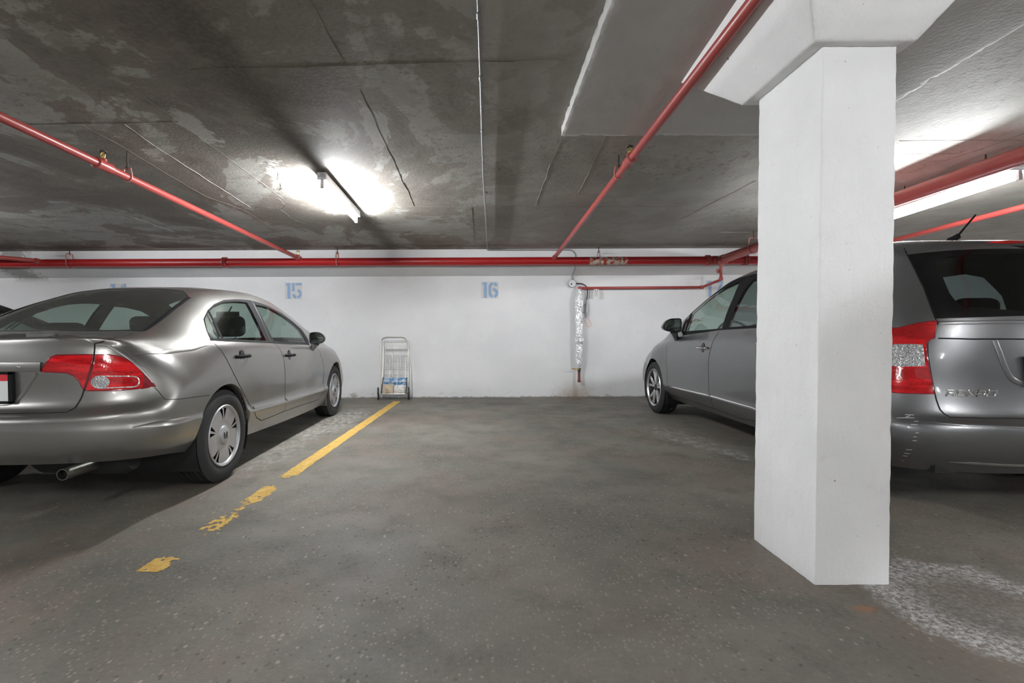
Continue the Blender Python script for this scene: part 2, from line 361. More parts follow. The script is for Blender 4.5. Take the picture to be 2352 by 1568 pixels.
def column():
    root = empty('concrete_column', ((CX0+CX1)/2, (CY0+CY1)/2, 0))
    tag(root, 'square white painted concrete column with flared capital and ceiling drop panel', 'column', kind='structure')
    off = Vector(root.location)
    def rel(ps): return [Vector(p)-off for p in ps]
    def quad(x0, x1, y0, y1, z): return [(x0, y0, z), (x1, y0, z), (x1, y1, z), (x0, y1, z)]
    vs, fs = frustum(rel(quad(CX0, CX1, CY0, CY1, -.02)), rel(quad(CX0+.012, CX1+.006, CY0, CY1, CZ+.02)))
    rough_mesh('shaft', vs, fs, 'column_paint', root, cuts=60, bev=.007, amp=.0012, chip=.005)
    g = .052
    lip = quad(CX0-g+.01, CX1+g, CY0-g*.6, CY1+g, CZ); 
    top = [(x, y, panelz(y)+.03) for x, y in ((1.06, 1.60), (1.94, 1.60), (1.94, 2.72), (1.105, 2.72))]
    vs, fs = frustum(rel(lip), rel(top)); rough_mesh('capital', vs, fs, 'column_paint', root, cuts=24, bev=.008, amp=.0008, chip=.0025)
    x0, x1, y0, y1 = .560, 2.52, 1.0, 3.345
    a = [(x, y, panelz(y)) for x, y, _ in quad(x0, x1, y0, y1, 0)]; b = [(x, y, ceilz(y)+.03) for x, y, _ in quad(x0, x1, y0, y1, 0)]
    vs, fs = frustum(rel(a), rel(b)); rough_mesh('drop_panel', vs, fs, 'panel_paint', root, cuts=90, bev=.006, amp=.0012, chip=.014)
column()

# ------------------------------------------------------------------ ceiling form lines and cracks, floor line, digits
def ceiling_marks():
    def strip(pts, wd, h, name, mat, wob=.004):
        P = []
        for a, b in zip(pts, pts[1:]):
            A, B = atC(*a), atC(*b); n = max(2, int((B-A).length/.05))
            for k in range(n): P.append(A.lerp(B, k/n))
        P.append(atC(*pts[-1])); vs = []; fs = []
        for i, p in enumerate(P):
            d = (P[min(i+1, len(P)-1)]-P[max(i-1, 0)]); d.z = 0; d.normalize(); s = Vector((-d.y, d.x, 0))
            p = p + s*nz(p, 5)*wob; ww = .62*wd*(.35+1.2*abs(nz(p, 14, 3))); hh = h*(.4+1.0*abs(nz(p, 11, 8)))
            for k, dz in ((-1, .003), (0, -hh), (1, .003)): vs.append(Vector((p.x+s.x*ww*k/2, p.y+s.y*ww*k/2, ceilz(p.y)+dz)))
        for i in range(len(P)-1):
            for k in (0, 1): fs.append((i*3+k, i*3+k+1, i*3+k+4, i*3+k+3))
        MB().add(vs, fs).build(name, mat, CEIL, fix=True)
    L, D = 'form_ridge_light', 'form_ridge_dark'
    for pts, wd, mat in (
        ([(722, 18), (748, 75), (790, 142)], .012, L), ([(827, 208), (858, 270)], .010, D), ([(858, 270), (951, 472)], .016, D),
        ([(1290, 322), (1266, 372)], .010, D), ([(1264, 378), (1230, 472)], .010, L), ([(1395, 305), (1352, 395)], .008, D), ([(1352, 395), (1326, 446)], .008, L),
        ([(1083, 475), (1090, 575)], .014, D), ([(700, 474), (1240, 474)], .010, D), ([(1240, 474), (1560, 474)], .006, D), ([(1560, 505), (1735, 415)], .010, D), ([(1655, 533), (1735, 533)], .010, L),
        ([(150, 95), (270, 180), (405, 275)], .012, D), ([(185, 285), (270, 330), (370, 390), (470, 450), (560, 482), (655, 540)], .018, D),
        ([(285, 285), (370, 345), (480, 415), (575, 475)], .014, L), ([(440, 300), (520, 360), (650, 455)], .012, D), ([(60, 287), (410, 280)], .010, D),
        ([(430, 160), (830, 150), (1180, 140)], .010, D), ([(1110, 140), (1300, 135)], .008, D), ([(300, 497), (400, 532)], .010, L), ([(320, 572), (510, 569)], .010, L),
        ([(0, 452), (230, 447)], .014, D), ([(2066, 323), (2352, 321)], .010, D), ([(2066, 355), (2215, 352)], .010, D), ([(2085, 397), (2270, 337), (2352, 306)], .012, D)):
        strip(pts, wd, .0035, 'form_line', mat, .012)
    for pts in ([(637, 394), (641, 408), (634, 416), (646, 424), (648, 433), (640, 438)], [(641, 456), (654, 471), (647, 482), (667, 500), (703, 514)], [(600, 418), (622, 436), (650, 455)], [(553, 482), (600, 475), (640, 480)]):
        pp = []
        for a, b in zip(pts, pts[1:]):
            for k in range(4): pp.append((a[0]+(b[0]-a[0])*k/4+random.uniform(-2.5, 2.5), a[1]+(b[1]-a[1])*k/4+random.uniform(-1.2, 1.2)))
        strip(pp+[pts[-1]], .020, .003, 'crack', D, .0)
ceiling_marks()

def yellow_line():
    A, B = atZ(913, 921), atZ(336, 1316); L = (B-A).length; d = (B-A).normalized(); s = Vector((-d.y, d.x, 0)); W = .105
    c = .0125; nu = int(L/c); nv = int(W/c)+1; vs = []; fs = []; idx = {}
    # wear along the way from the wall to the drive aisle, measured on the photograph
    def yv(px): return 0
    stations = [(921, 1.0), (1040, .99), (1085, .95), (1098, .25), (1112, .1), (1121, .85), (1150, .72), (1160, .25), (1180, .40), (1192, .58), (1215, .60), (1222, .20), (1240, .30), (1258, .10), (1275, .25), (1281, .62), (1300, .72), (1316, .6)]
    def keep(v):
        for (a, ka), (b, kb) in zip(stations, stations[1:]):
            if a <= v <= b: return ka+(kb-ka)*(v-a)/(b-a)
        return 0
    def vid(i, j):
        if (i, j) not in idx:
            p = A + d*(i*c) + s*((j-nv/2)*c + .008*nz((i*c*3, 1, 0), 2)); idx[(i, j)] = len(vs)
            vs.append((p.x+random.uniform(-.003, .003), p.y+random.uniform(-.003, .003), .0016))
        return idx[(i, j)]
    for i in range(nu):
        p = A + d*(i*c); v = p - CAM; py = PY - F*v.dot(up)/v.dot(fw); k = keep(py)
        for j in range(nv):
            q = p + s*((j-nv/2)*c); e = abs((j+.5)/nv-.5)*2
            h = .5+.55*nz(q, 13)+.55*nz(q, 37, 4)
            if h < k*1.35-.28*e**3-(.12 if k < .9 else 0): fs.append((vid(i, j), vid(i+1, j), vid(i+1, j+1), vid(i, j+1)))
    o = MB().add(vs, fs).build('parking_line', 'yellow_paint', smooth=False); tag(o, 'worn yellow stall line painted on the concrete floor', 'floor marking')
yellow_line()

def digits():
    T = .29                                     # stencil digits as polygons in a unit box (w .62, h 1)
    def ring(cx, cy, rx, ry, t, a0, a1, n=14):
        o = [(cx+rx*math.cos(math.radians(a0+(a1-a0)*k/n)), cy+ry*math.sin(math.radians(a0+(a1-a0)*k/n))) for k in range(n+1)]
        i = [(cx+(rx-t)*math.cos(math.radians(a0+(a1-a0)*k/n)), cy+(ry-t)*math.sin(math.radians(a0+(a1-a0)*k/n))) for k in range(n+1)]
        return [[o[k], o[k+1], i[k+1], i[k]] for k in range(n)]
    t = .18
    G = {'1': [[(.12, 0), (.32, 0), (.32, 1), (.12, 1)], [(.12, .84), (.12, .97), (-.02, .84)], [(.12, 1), (.12, .97), (.0, .97), (.0, 1)]],
         '4': [[(.40, 0), (.58, 0), (.58, 1), (.40, 1)], [(0, .22), (.36, .22), (.36, .38), (0, .38)], [(0, .38), (.18, .38), (.36, .78), (.36, 1)]],
         '5': [[(0, .48), (.17, .48), (.17, 1), (0, 1)], [(.22, .85), (.62, .85), (.62, 1), (.22, 1)]] + ring(.30, .31, .32, .31, t, 78, -82) + ring(.30, .31, .30, .31, t, 262, 185),
         '6': ring(.31, .69, .31, .31, t, 20, 82) + ring(.31, .69, .31, .31, t, 98, 180) + [[(0, .31), (t, .31), (t, .69), (0, .69)]] + ring(.31, .31, .31, .31, t, 180, 262) + ring(.31, .31, .31, .31, t, 278, 460),
         '7': [[(0, .84), (.62, .84), (.62, 1), (0, 1)], [(.12, 0), (.32, 0), (.60, .80), (.42, .80)]]}
    def put(txt, px, py, cw=.60):
        p = atY(px, py, YW); h = .252
        # grey stencil patch
        wd = (.42+.64)*h+.012
        m = MB().add([(-.0, 0, -h/2-.006), (wd, 0, -h/2-.006), (wd, 0, h/2+.006), (0, 0, h/2+.006)], [(0, 1, 2, 3)])
        o = m.build('stencil_ground', 'stencil_patch', WALL, smooth=False); o.location = (p.x, YW-.0012, p.z)
        x = .012
        for ch in txt:
            m = MB()
            for poly in G[ch]: m.add([(x+a*h, 0, (b-.5)*h) for a, b in poly], [tuple(range(len(poly)))])
            o = m.build('stencil_digit', 'stencil_blue', WALL, smooth=False, fix=False); o.location = (p.x, YW-.0028, p.z)
            o['label'] = 'blue stencilled digit %s of stall number %s' % (ch, txt)
            x += (.42 if ch == '1' else .70)*h
    put('14', 252, 670); put('15', 654, 668); put('16', 1105, 666); put('17', 1621, 663)
digits()

# ------------------------------------------------------------------ lamps
def fixture(x, y0, y1, drop, label, group=None, wide=.078):
    """batten lamp running along Y, parallel to the slab; drop = tube axis below the slab"""
    ym = (y0+y1)/2; L = (y1-y0)/2; o = empty('fluorescent_lamp', (x, ym, ceilz(ym)-drop)); tag(o, label, 'lamp', group)
    if ym > -2: o.rotation_euler = (-math.atan(CS), 0, 0)
    hz = .083
    rbox('housing', (wide, 2*L, .064), (0, 0, hz), 'white_enamel', o, .006, 2)
    for s in (-1, 1):
        e = rbox('end_plate', (wide+.002, .004, .066), (0, s*(L+.001), hz), 'white_enamel', o, .001, 1)
        for dx in (-.024, .024): MB().lathe([(0, -.003), (.004, -.003), (.004, .003), (0, .003)], 8, 'y', (dx, s*(L+.003), hz-.004)).build('screw', 'dark_metal', e)
        MB().lathe([(.011, -.0015), (.013, -.0015), (.013, .0015), (.011, .0015)], 16, 'y', (0, s*(L+.0035), hz+.004), True).build('knockout', 'dark_metal', e)
        m = MB().box((-.013, -.011, -.020), (.013, .011, .055)); h = m.build('lamp_holder', 'white_enamel', o); h.location = (0, s*(L-.012), 0)
    MB().lathe([(.0, -L+.025), (.0125, -L+.025), (.0125, L-.025), (0, L-.025)], 14, 'y').build('tube', 'tube_light', o)
    if drop > .14:
        for s in (-.6, .6): MB().tube([(0, s*L, hz+.03), (0, s*L, drop)], .006, 8).build('hanger_rod', 'rod_steel', o)
    return o
pn, pf = atC(730, 427, .126), atC(826, 509, .126)
fixture((pn.x+pf.x)/2, pn.y, pf.y, .122, 'white fluorescent strip lamp hanging above the gap beside the silver sedan')
pn = atC(2345, 406, .27)
fixture(pn.x, pn.y, pn.y+1.22, .27, 'white fluorescent strip lamp hanging below the thick dark red pipe', wide=.20)
for k, (x, y) in enumerate([(-6.4, 3.8), (-1.3, -1.8), (-6.4, -1.8), (3.9, -1.75), (9.0, -1.8), (9.0, 3.7), (-1.3, -6.0), (3.9, -6.0)]):
    fixture(x, y, y+1.22, .122, 'white fluorescent strip lamp in a row along the drive aisle' if y < 0 else 'white fluorescent strip lamp above a far parking stall', 'lamps over the drive aisle' if y < 0 else 'lamps over the far stalls')

# ------------------------------------------------------------------ sprinkler pipes
YM = 7.18
def zmain(): return atY(1106, 600, YM).z
ZM = zmain()
def ring_coupling(par, p, d, r, wd=.07):
    d = Vector(d).normalized(); p = Vector(p); pts = []; rr = []
    for a, k in ((-.5, 1.12), (-.42, 1.32), (-.15, 1.35), (-.1, 1.22), (.1, 1.22), (.15, 1.35), (.42, 1.32), (.5, 1.12)): pts.append(p+d*wd*a); rr.append(r*k)
    o = MB().tube(pts, rr, 18).build('coupling', 'pipe_red', par)
    s = d.cross(Vector((0, 0, 1))).normalized()
    if s.length < .1: s = Vector((1, 0, 0))
    for sg in (-1, 1):
        q = p + s*sg*r*1.42; MB().tube([q-Vector((0, 0, .022)), q+Vector((0, 0, .022))], .013, 8).build('coupling_bolt', 'pipe_red', o)
    return o
def hanger(par, p, r, top, rod='rod_steel', clip='clip_pink', side=(1, 0, 0)):
    p = Vector(p); s = Vector(side).normalized(); m = MB()
    pts = [p+Vector((0, 0, r*2.3))-s*r*.9, p+Vector((0, 0, r*1.1))-s*r*1.12]
    n = 10
    for k in range(n+1):
        a = math.pi+math.pi*k/n; pts.append(p+s*math.cos(a)*r*1.12+Vector((0, 0, math.sin(a)*r*1.12)))
    pts += [p+Vector((0, 0, r*1.1))+s*r*1.12, p+Vector((0, 0, r*2.3))+s*r*.9]
    m.tube(pts+[pts[0]], .007, 6); h = m.build('pipe_hanger', clip, par)
    MB().tube([p+Vector((0, 0, r*2.0)), Vector((p.x, p.y, top))], .006, 8).build('threaded_rod', rod, h)
    MB().lathe([(0, 0), (.013, 0), (.013, .012), (0, .012)], 6, 'z', p+Vector((0, 0, r*2.3))).build('nut', rod, h)
def sprinkler(par, p, r, d):
    d = Vector(d).normalized(); p = Vector(p)
    t = MB().tube([p-d*.07, p-d*.065, p-d*.03, p+d*.03, p+d*.065, p+d*.07], [r*1.15, r*1.4, r*1.3, r*1.3, r*1.4, r*1.15], 16)
    t.tube([p, p+Vector((0, 0, r*1.7))], r*.85, 14); t = t.build('tee', 'pipe_red', par)
    b = p+Vector((0, 0, r*1.7))
    m = MB().tube([b, b+Vector((0, 0, .018))], .014, 8)
    for sg in (-1, 1): m.tube([b+Vector((sg*.012, 0, .01)), b+Vector((sg*.016, 0, .03)), b+Vector((sg*.003, 0, .052))], .003, 6)
    m.tube([b, b+Vector((0, 0, .05))], .004, 8)
    h = m.build('sprinkler_head', 'brass', par)
    MB().lathe([(0, .052), (.008, .052), (.024, .05), (.026, .055), (0, .058)], 14, 'z', b).build('deflector', 'rod_steel', h)
def pipes():
    # main along the wall
    R = .060
    o = empty('sprinkler_main_pipe', (0, YM, ZM)); tag(o, 'thick red sprinkler main running along the top of the white wall', 'pipe')
    MB().tube([(XL+.2, 0, 0), (XR-.2, 0, 0)], R, 24).build('pipe', 'pipe_main', o)
    def X(px): return atY(px, 600, YM).x
    for px in (517, 1625, 1712): ring_coupling(o, (X(px), 0, 0), (1, 0, 0), R)
    for px in (160, 775, 1375): hanger(o, (X(px), 0, 0), R, ceilz(YM)-ZM, side=(0, 1, 0))
    # bare patch by the hanger
    m = MB().tube([(X(1353), 0, 0), (X(1356), 0, 0), (X(1436), 0, 0), (X(1440), 0, 0)], [R*1.001, R*1.012, R*1.012, R*1.001], 24, cap=False); m.build('tape_wrap', 'tape', o)
    XB = atY(1652, 597, YM).x
    MB().tube([(XB-.11, 0, 0), (XB-.1, 0, 0), (XB+.1, 0, 0), (XB+.11, 0, 0)], [R*1.0, R*1.13, R*1.13, R], 24).tube([(XB, 0, 0), (XB, -.14, .0)], R*1.12, 24).build('tee', 'pipe_red', o)
    # thick branch to the drive aisle
    b = empty('thick_branch_pipe', (XB, YM, ZM)); tag(b, 'thick dark red pipe running from the wall main above the grey wagon', 'pipe')
    sl = .017
    MB().tube([(0, -.08, 0), (0, -9.5, 9.5*sl)], R, 24).build('pipe', 'pipe_red', b)
    for yy in (1.6, 5.3): ring_coupling(b, (0, -yy, yy*sl), (0, -1, sl), R)
    for yy in (.9, 4.8): hanger(b, (0, -yy, yy*sl), R, ceilz(YM-yy)-ZM)
    def thin(name, label, P0, P1, heads, hangs, r=.0285):
        P0, P1 = Vector(P0), Vector(P1); d = P1-P0; e = empty(name, P0); tag(e, label, 'pipe')
        MB().tube([(0, 0, 0), d], r, 18).build('pipe', 'pipe_red', e)
        MB().tube([(0, .03, -.02), (0, .0, -.008), (0, -.05, .002)], [r*1.5, r*1.5, r*1.25], 16).build('outlet', 'pipe_red', e)
        def at(py):   # where the pipe passes this image row
            best = min((abs((PY-F*((P0+d*k/800-CAM).dot(up))/((P0+d*k/800-CAM).dot(fw)))-py), k) for k in range(801)); return d*(best[1]/800)
        for py in heads: sprinkler(e, at(py), r, d)
        for py in hangs: q = at(py); hanger(e, q, r, ceilz((P0+q).y)-P0.z)
        return e
    A = atY(688, 600, YM); A.y -= .05; A.z = ZM+.055
    B = Vector((A.x-.02, 1.2, 0)); s = atX(0, 268, A.x-.015); B.z = A.z+(s.z-A.z)*(A.y-B.y)/(A.y-s.y)
    thin('branch_pipe', 'thin red sprinkler branch passing high over the silver sedan', A, B, [380, 597.5], [407])
    A = atY(1273, 598, YM); A.y -= .05; A.z = ZM+.05
    B = atZ(1733, 0, 2.355); q = (B-A); B = A + q*1.15
    thin('branch_pipe', 'thin red sprinkler branch passing under the drop panel beside the column', A, B, [368], [402])
    A = Vector((5.2, YM-.05, ZM+.03)); B = Vector((5.2, 1.0, ZM+.19))
    thin('branch_pipe', 'thin bright red sprinkler branch behind the grey wagon roof antenna', A, B, [], [])
    A = atY(95, 606, YM); A.y -= .05; A.z = ZM+.03; B = Vector((A.x-1.9, A.y-1.4, A.z+.08))
    thin('branch_pipe', 'thin red sprinkler branch leaving the main beside the grimy wall patch', A, B, [], [])
pipes()

# ------------------------------------------------------------------ conduit, hose drain and junction box
def wall_services():
    c = empty('electrical_conduit', atC(1119, 577)); O = Vector(c.location); tag(c, 'thin galvanized conduit running across the ceiling toward the wall', 'conduit')
    pts = [atC(px, py, .016) for px, py in ((1097.5, -160), (1098, 0), (1104, 175), (1107, 290), (1110, 400), (1116, 500))]
    e = atC(1119.5, 574, .014); pts.append(e); x2 = atY(1314, 651, YW-.03).x-.03
    yy = YW-.298
    pts += [Vector((e.x+.0, yy-.03, ceilz(yy)-.016)), Vector((e.x+.03, yy, ceilz(yy)-.018)), Vector((x2-.06, yy, ceilz(yy)-.02)), Vector((x2-.01, yy, ceilz(yy)-.035)), Vector((x2+.03, yy, ceilz(yy)-.09)), Vector((x2+.03, yy-.004, 2.10)), Vector((x2+.03, YW-.25, 2.02)), Vector((x2+.03, YW-.03, 1.93)), Vector((x2+.03, YW-.02, atY(1314, 651, YW-.03).z+.10))]
    MB().tube([p-O for p in pts], .0075, 10).build('tube', 'galvanized', c)
    for px, py in ((1098.6, 35), (1104, 178), (1107.5, 300), (1117, 443)):
        p = atC(px, py, .016)-O; MB().tube([p-Vector((0, .02, 0)), p+Vector((0, .02, 0))], .0105, 10).build('coupling', 'galvanized', c)
    zb = atY(1314, 651, YW-.03); 
    j = empty('junction_box', zb); tag(j, 'round white junction box on the wall with black cable', 'junction box')
    MB().lathe([(0, -.026), (.052, -.026), (.058, -.02), (.058, .026), (0, .026)], 28, 'y').build('cover', 'box_white', j)
    MB().lathe([(.057, -.016), (.062, -.014), (.062, .028), (.057, .028)], 28, 'y', (0, 0, 0), True).build('box_rim', 'galvanized', j)
    MB().tube([(0, .012, .05), (0, .012, .11)], .014, 10).build('nipple', 'galvanized', j)
    mk = MB().box((-.025, -.0275, -.022), (-.003, -.026, .0)); mk.build('label_sticker', 'dark_metal', j)
    k = atY(1348, 690, YW-.04)-zb
    MB().tube(catmull([(.05, .005, 0), (.11, .0, .0), (.17, 0, -.01), (.225, 0, -.05), (.245, 0, -.12), (k.x, 0, k.z)], 6), .009, 10).build('cable', 'cable_black', j)
    MB().tube([(k.x, 0, k.z+.01), (k.x, 0, k.z-.05), (k.x, 0, k.z-.055), (k.x, 0, k.z-.20), (k.x, 0, k.z-.205), (k.x, 0, k.z-.27)], [.013, .013, .021, .021, .013, .013], 12).build('splice_connector', 'galvanized', j)
    bz = k.z-.27
    MB().tube(catmull([(k.x, 0, bz), (k.x+.05, 0, bz-.06), (k.x+.065, 0, bz-.12), (k.x+.03, 0, bz-.15), (k.x-.02, 0, bz-.08), (k.x-.05, 0, bz-.02), (k.x-.1, 0, bz-.015)], 6), .003, 6).build('wire_loop', 'wire_orange', j)
    for dz in (-.07, -.19): MB().tube([(k.x-.0, 0, k.z+dz), (k.x-.09, 0, k.z+dz)], .004, 6).build('cable_tie', 'galvanized', j)
    # red supply line: drop from the main, valve, run along the wall
    top = atY(1656, 610, YM-.03)
    d = empty('drain_supply_pipe', top); tag(d, 'thin red pipe dropping from the main and running along the wall', 'pipe'); O = Vector(top)
    a = atY(1656, 640, YM-.03); b = atY(1612, 659.5, YW-.06); e = atY(1332, 661.5, YW-.06)
    path = [O+Vector((0, 0, .05)), O, a, a+(b-a)*.04+Vector((0, 0, -.012)), b, b+(e-b)*.02, e]
    MB().tube([p-O for p in path], .021, 14).build('pipe', 'pipe_red', d)
    for p in (a, b, e): MB().lathe([(0, -.03), (.026, -.026), (.031, -.008), (.031, .008), (.026, .026), (0, .03)], 14, 'z', p-O).build('elbow', 'pipe_red', d)
    v = atY(1652, 623, YM-.06); dz = MB().tube([v-O+Vector((.02, .03, 0)), v-O+Vector((-.02, -.03, 0))], .02, 12); h = dz.build('valve_body', 'pipe_red', d)
    hw = v-O+Vector((-.035, -.045, 0)); m = MB().tube([hw+Vector((math.cos(2*math.pi*q/14)*.028, 0, math.sin(2*math.pi*q/14)*.032)) for q in range(14)], .005, 6, closed=True)
    for q in range(3): aa = math.pi*q/3; m.tube([hw+Vector((math.cos(aa)*.028, 0, math.sin(aa)*.032)), hw-Vector((math.cos(aa)*.028, 0, math.sin(aa)*.032))], .004, 6)
    m.build('handwheel', 'pipe_red', h)
    tg = atY(1369.5, 672, YW-.09)
    t = rbox('valve_tag', (.074, .0015, .135), (0, 0, 0), 'tag_paper', None, 0); t.location = tg-Vector((0, 0, .01)); t.rotation_euler = (0, math.radians(3), 0)
    tag(t, 'small white inspection tag hanging from the thin red wall pipe', 'tag')
    lo = MB().tube([Vector((0, 0, .055))+Vector((math.cos(2*math.pi*q/12)*.02, -.002, math.sin(2*math.pi*q/12)*.03)) for q in range(12)], .004, 6, closed=True); lo.build('tag_loop', 'pipe_red', t)
    ln = MB()
    for q in range(5): ln.box((-.026, -.0012, -.045+q*.014), (.022, -.0009, -.042+q*.014))
    ln.build('print_lines', 'dark_metal', t)
    # foil wrapped drain pipe
    tp = atY(1330, 664, YW-.075); bt = atY(1330, 845, YW-.075); f = empty('foil_wrapped_pipe', (tp.x, tp.y, bt.z)); tag(f, 'crumpled silver foil wrapped drain pipe hanging on the wall', 'pipe')
    L = tp.z-bt.z; N = 60; pr = [(0, L+.01), (.018, L+.008)]
    keys = [(1.0, .030), (.93, .040), (.86, .062), (.78, .062), (.70, .048), (.62, .056), (.54, .050), (.46, .054), (.40, .042), (.36, .072), (.33, .070), (.30, .044), (.22, .052), (.12, .046), (.08, .050), (.0, .034)]
    def rad(t):
        for (a, ra), (b, rb) in zip(keys, keys[1:]):
            if b <= t <= a: return ra+(rb-ra)*(a-t)/(a-b)
        return .04
    vs = []; fs = []; n = 26
    for i in range(N+1):
        z = L*(1-i/N); r = rad(1-i/N)
        for q in range(n):
            a = 2*math.pi*q/n; p = Vector((math.cos(a), math.sin(a), z*4)); rr = r*(.94+.20*noise.noise(p*2.1)+.16*noise.noise(p*5.5)+random.uniform(-.09, .09))
            vs.append((math.cos(a)*rr, math.sin(a)*rr, z))
    for i in range(N):
        for q in range(n): fs.append((i*n+q, i*n+(q+1) % n, (i+1)*n+(q+1) % n, (i+1)*n+q))
    fs += [tuple(range(n)), tuple(N*n+q for q in range(n))]
    MB().add(vs, fs).build('foil_wrap', 'foil', f, smooth=False)
    MB().tube([(0, 0, .02), (0, 0, -.02)], .030, 14).tube([(0, 0, -.02), (0, 0, -.06)], .024, 14).build('valve', 'dark_metal', f)
    MB().tube([(0, -.02, -.018), (-.05, -.03, -.012), (-.12, -.03, -.005)], [.008, .008, .010], 8).build('lever', 'brass', f)
    MB().tube([(0, 0, -.05), (0, 0, -.19), (0, 0, -.195), (0, 0, -.225)], [.021, .021, .027, .027], 16).build('outlet_pipe', 'copper_rust', f)
    for zz in (.18, .75): MB().tube([(0, .0, zz*L), (0, .09, zz*L)], .008, 8).build('bracket', 'galvanized', f)
wall_services()

# ------------------------------------------------------------------ shopping cart with papers
def cart():
    Y0 = atZ(870, 917).y; p0 = atZ(871, 917); p1 = atZ(939, 917); W = p1.x-p0.x; s = W/68.0   # metres per photo pixel at the wheels
    cx = (p0.x+p1.x)/2
    c = empty('shopping_cart', (cx, Y0, 0), 0.0); tag(c, 'silver wire folding shopping cart leaning against the white wall', 'shopping cart')
    def q(px, py, y=0.0): return Vector(((px-905)*s, y, (917-py)*s))
    lean = lambda py: (917-py)*s*.16         # top leans back to the wall
    def ql(px, py, dy=0.0): v = q(px, py); v.y = lean(py)+dy; return v
    w = .0045
    MB().tube(catmull([ql(877, 905, -.02), ql(873, 850), ql(872, 790), ql(874, 780), ql(882, 775.5), ql(905, 775), ql(923, 775.5), ql(931, 781), ql(935, 800, .02), ql(940, 850, .03), ql(942, 905, .02)], 5), .0085, 10).build('handle_frame', 'cart_wire', c)
    for a, b in ((879, 877.5), (935.5, 937)):
        MB().tube([ql(a, 785, .03), ql(b, 868, -.02), ql(b, 905, -.06)], .007, 8).build('side_rail', 'cart_wire', c)
    for dy, nm, xs, ys in ((.03, 'back_grid', (879, 882, 899, 917, 935), (784, 787, 803, 806, 818, 827, 844, 863, 880)), (-.10, 'front_grid', (881, 895, 913, 931), (823, 832, 838, 848, 859, 866, 876, 892, 903))):
        m = MB()
        for x in xs: m.tube([ql(x, ys[0], dy*.6), ql(x, ys[-1], dy)], .0032, 6)
        for y in ys: m.tube([ql(xs[0], y, dy*.8), ql(xs[-1], y, dy*.8)], .0032, 6)
        m.build(nm, 'cart_wire', c)
    m = MB(); m.tube([q(870, 905, -.04), q(940, 905, -.04)], .006, 8); m.build('axle', 'cart_wire', c)
    m = MB(); m.tube([ql(878, 903, -.13), ql(935, 903, -.13)], .006, 8).tube([ql(878, 903, -.13), ql(878, 905, -.0)], .005, 6).tube([ql(935, 903, -.13), ql(935, 905, -.0)], .005, 6); m.build('bottom_rail', 'cart_wire', c)
    for a, b, x in ((882, 878, 0), (936, 934, 1)):
        MB().tube([ql(a, 866, -.11), ql(b, 905, -.12)], .007, 8).build('corner_post', 'cart_black', c)
    for px, tl in ((870, .25), (939, .22)):
        R = .098; ce = q(px, 917-R/s, -.04)
        t = MB().lathe([(R-.014, -.010), (R-.004, -.011), (R, -.005), (R, .005), (R-.004, .011), (R-.014, .010)], 28, 'x', (0, 0, 0), True).build('wheel', 'cart_black', c)
        t.location = ce; t.rotation_euler = (0, 0, tl)
        m = MB().lathe([(R-.022, -.006), (R-.012, -.009), (R-.012, .009), (R-.022, .006)], 28, 'x', (0, 0, 0), True)
        for k in range(8): a = math.pi*2*k/8; m.tube([(0, 0, 0), (0, math.cos(a)*(R-.02), math.sin(a)*(R-.02))], .0025, 5)
        m.build('rim', 'cart_wire', t); MB().lathe([(0, -.016), (.014, -.016), (.014, .016), (0, .016)], 12, 'x').build('hub', 'cart_black', t)
    # contents
    def sheet(name, label, x0, x1, y0, y1, dy, mat, bulge, k):
        N = 16; vs = []; fs = []
        for j in range(N+1):
            for i in range(N+1):
                u, v = i/N, j/N; p = ql(x0+(x1-x0)*u, y0+(y1-y0)*v, dy); p.y -= bulge*math.sin(math.pi*u)*math.sin(math.pi*v)+.012*nz((u*4, v*4, k), 1.0)
                p.z += .008*nz((u*3, v*3, k+9), 1.0); vs.append(p)
        n1 = len(vs); vs += [Vector((p.x, p.y+.02, p.z)) for p in vs]
        for j in range(N):
            for i in range(N):
                a = j*(N+1)+i; fs.append((a, a+1, a+N+2, a+N+1)); fs.append((n1+a, n1+a+N+1, n1+a+N+2, n1+a+1))
        rim = [i for i in range(N+1)]+[(j+1)*(N+1)+N for j in range(N)]+[N*(N+1)+i for i in range(N-1, -1, -1)]+[j*(N+1) for j in range(N-1, 0, -1)]
        for a, b in zip(rim, rim[1:]+rim[:1]): fs.append((a, n1+a, n1+b, b))
        o = MB().add([Vector((v.x, v.y, v.z)) for v in vs], fs).build(name, mat, None, ang=60); o.location = c.location
        tag(o, label, 'paper'); return o
    sheet('flyer', 'blue printed flyer standing in the bottom of the wire cart', 880, 934, 868, 892, -.03, 'flyer_blue', .015, 1)
    sheet('crumpled_paper', 'tan crumpled paper bag under the blue flyer in the cart', 878, 904.5, 882, 902, -.082, 'paper_tan', .02, 5)
    sheet('crumpled_paper', 'white crumpled newspaper under the blue flyer in the cart', 906.5, 934, 884, 902, -.08, 'paper_white', .02, 9)
cart()

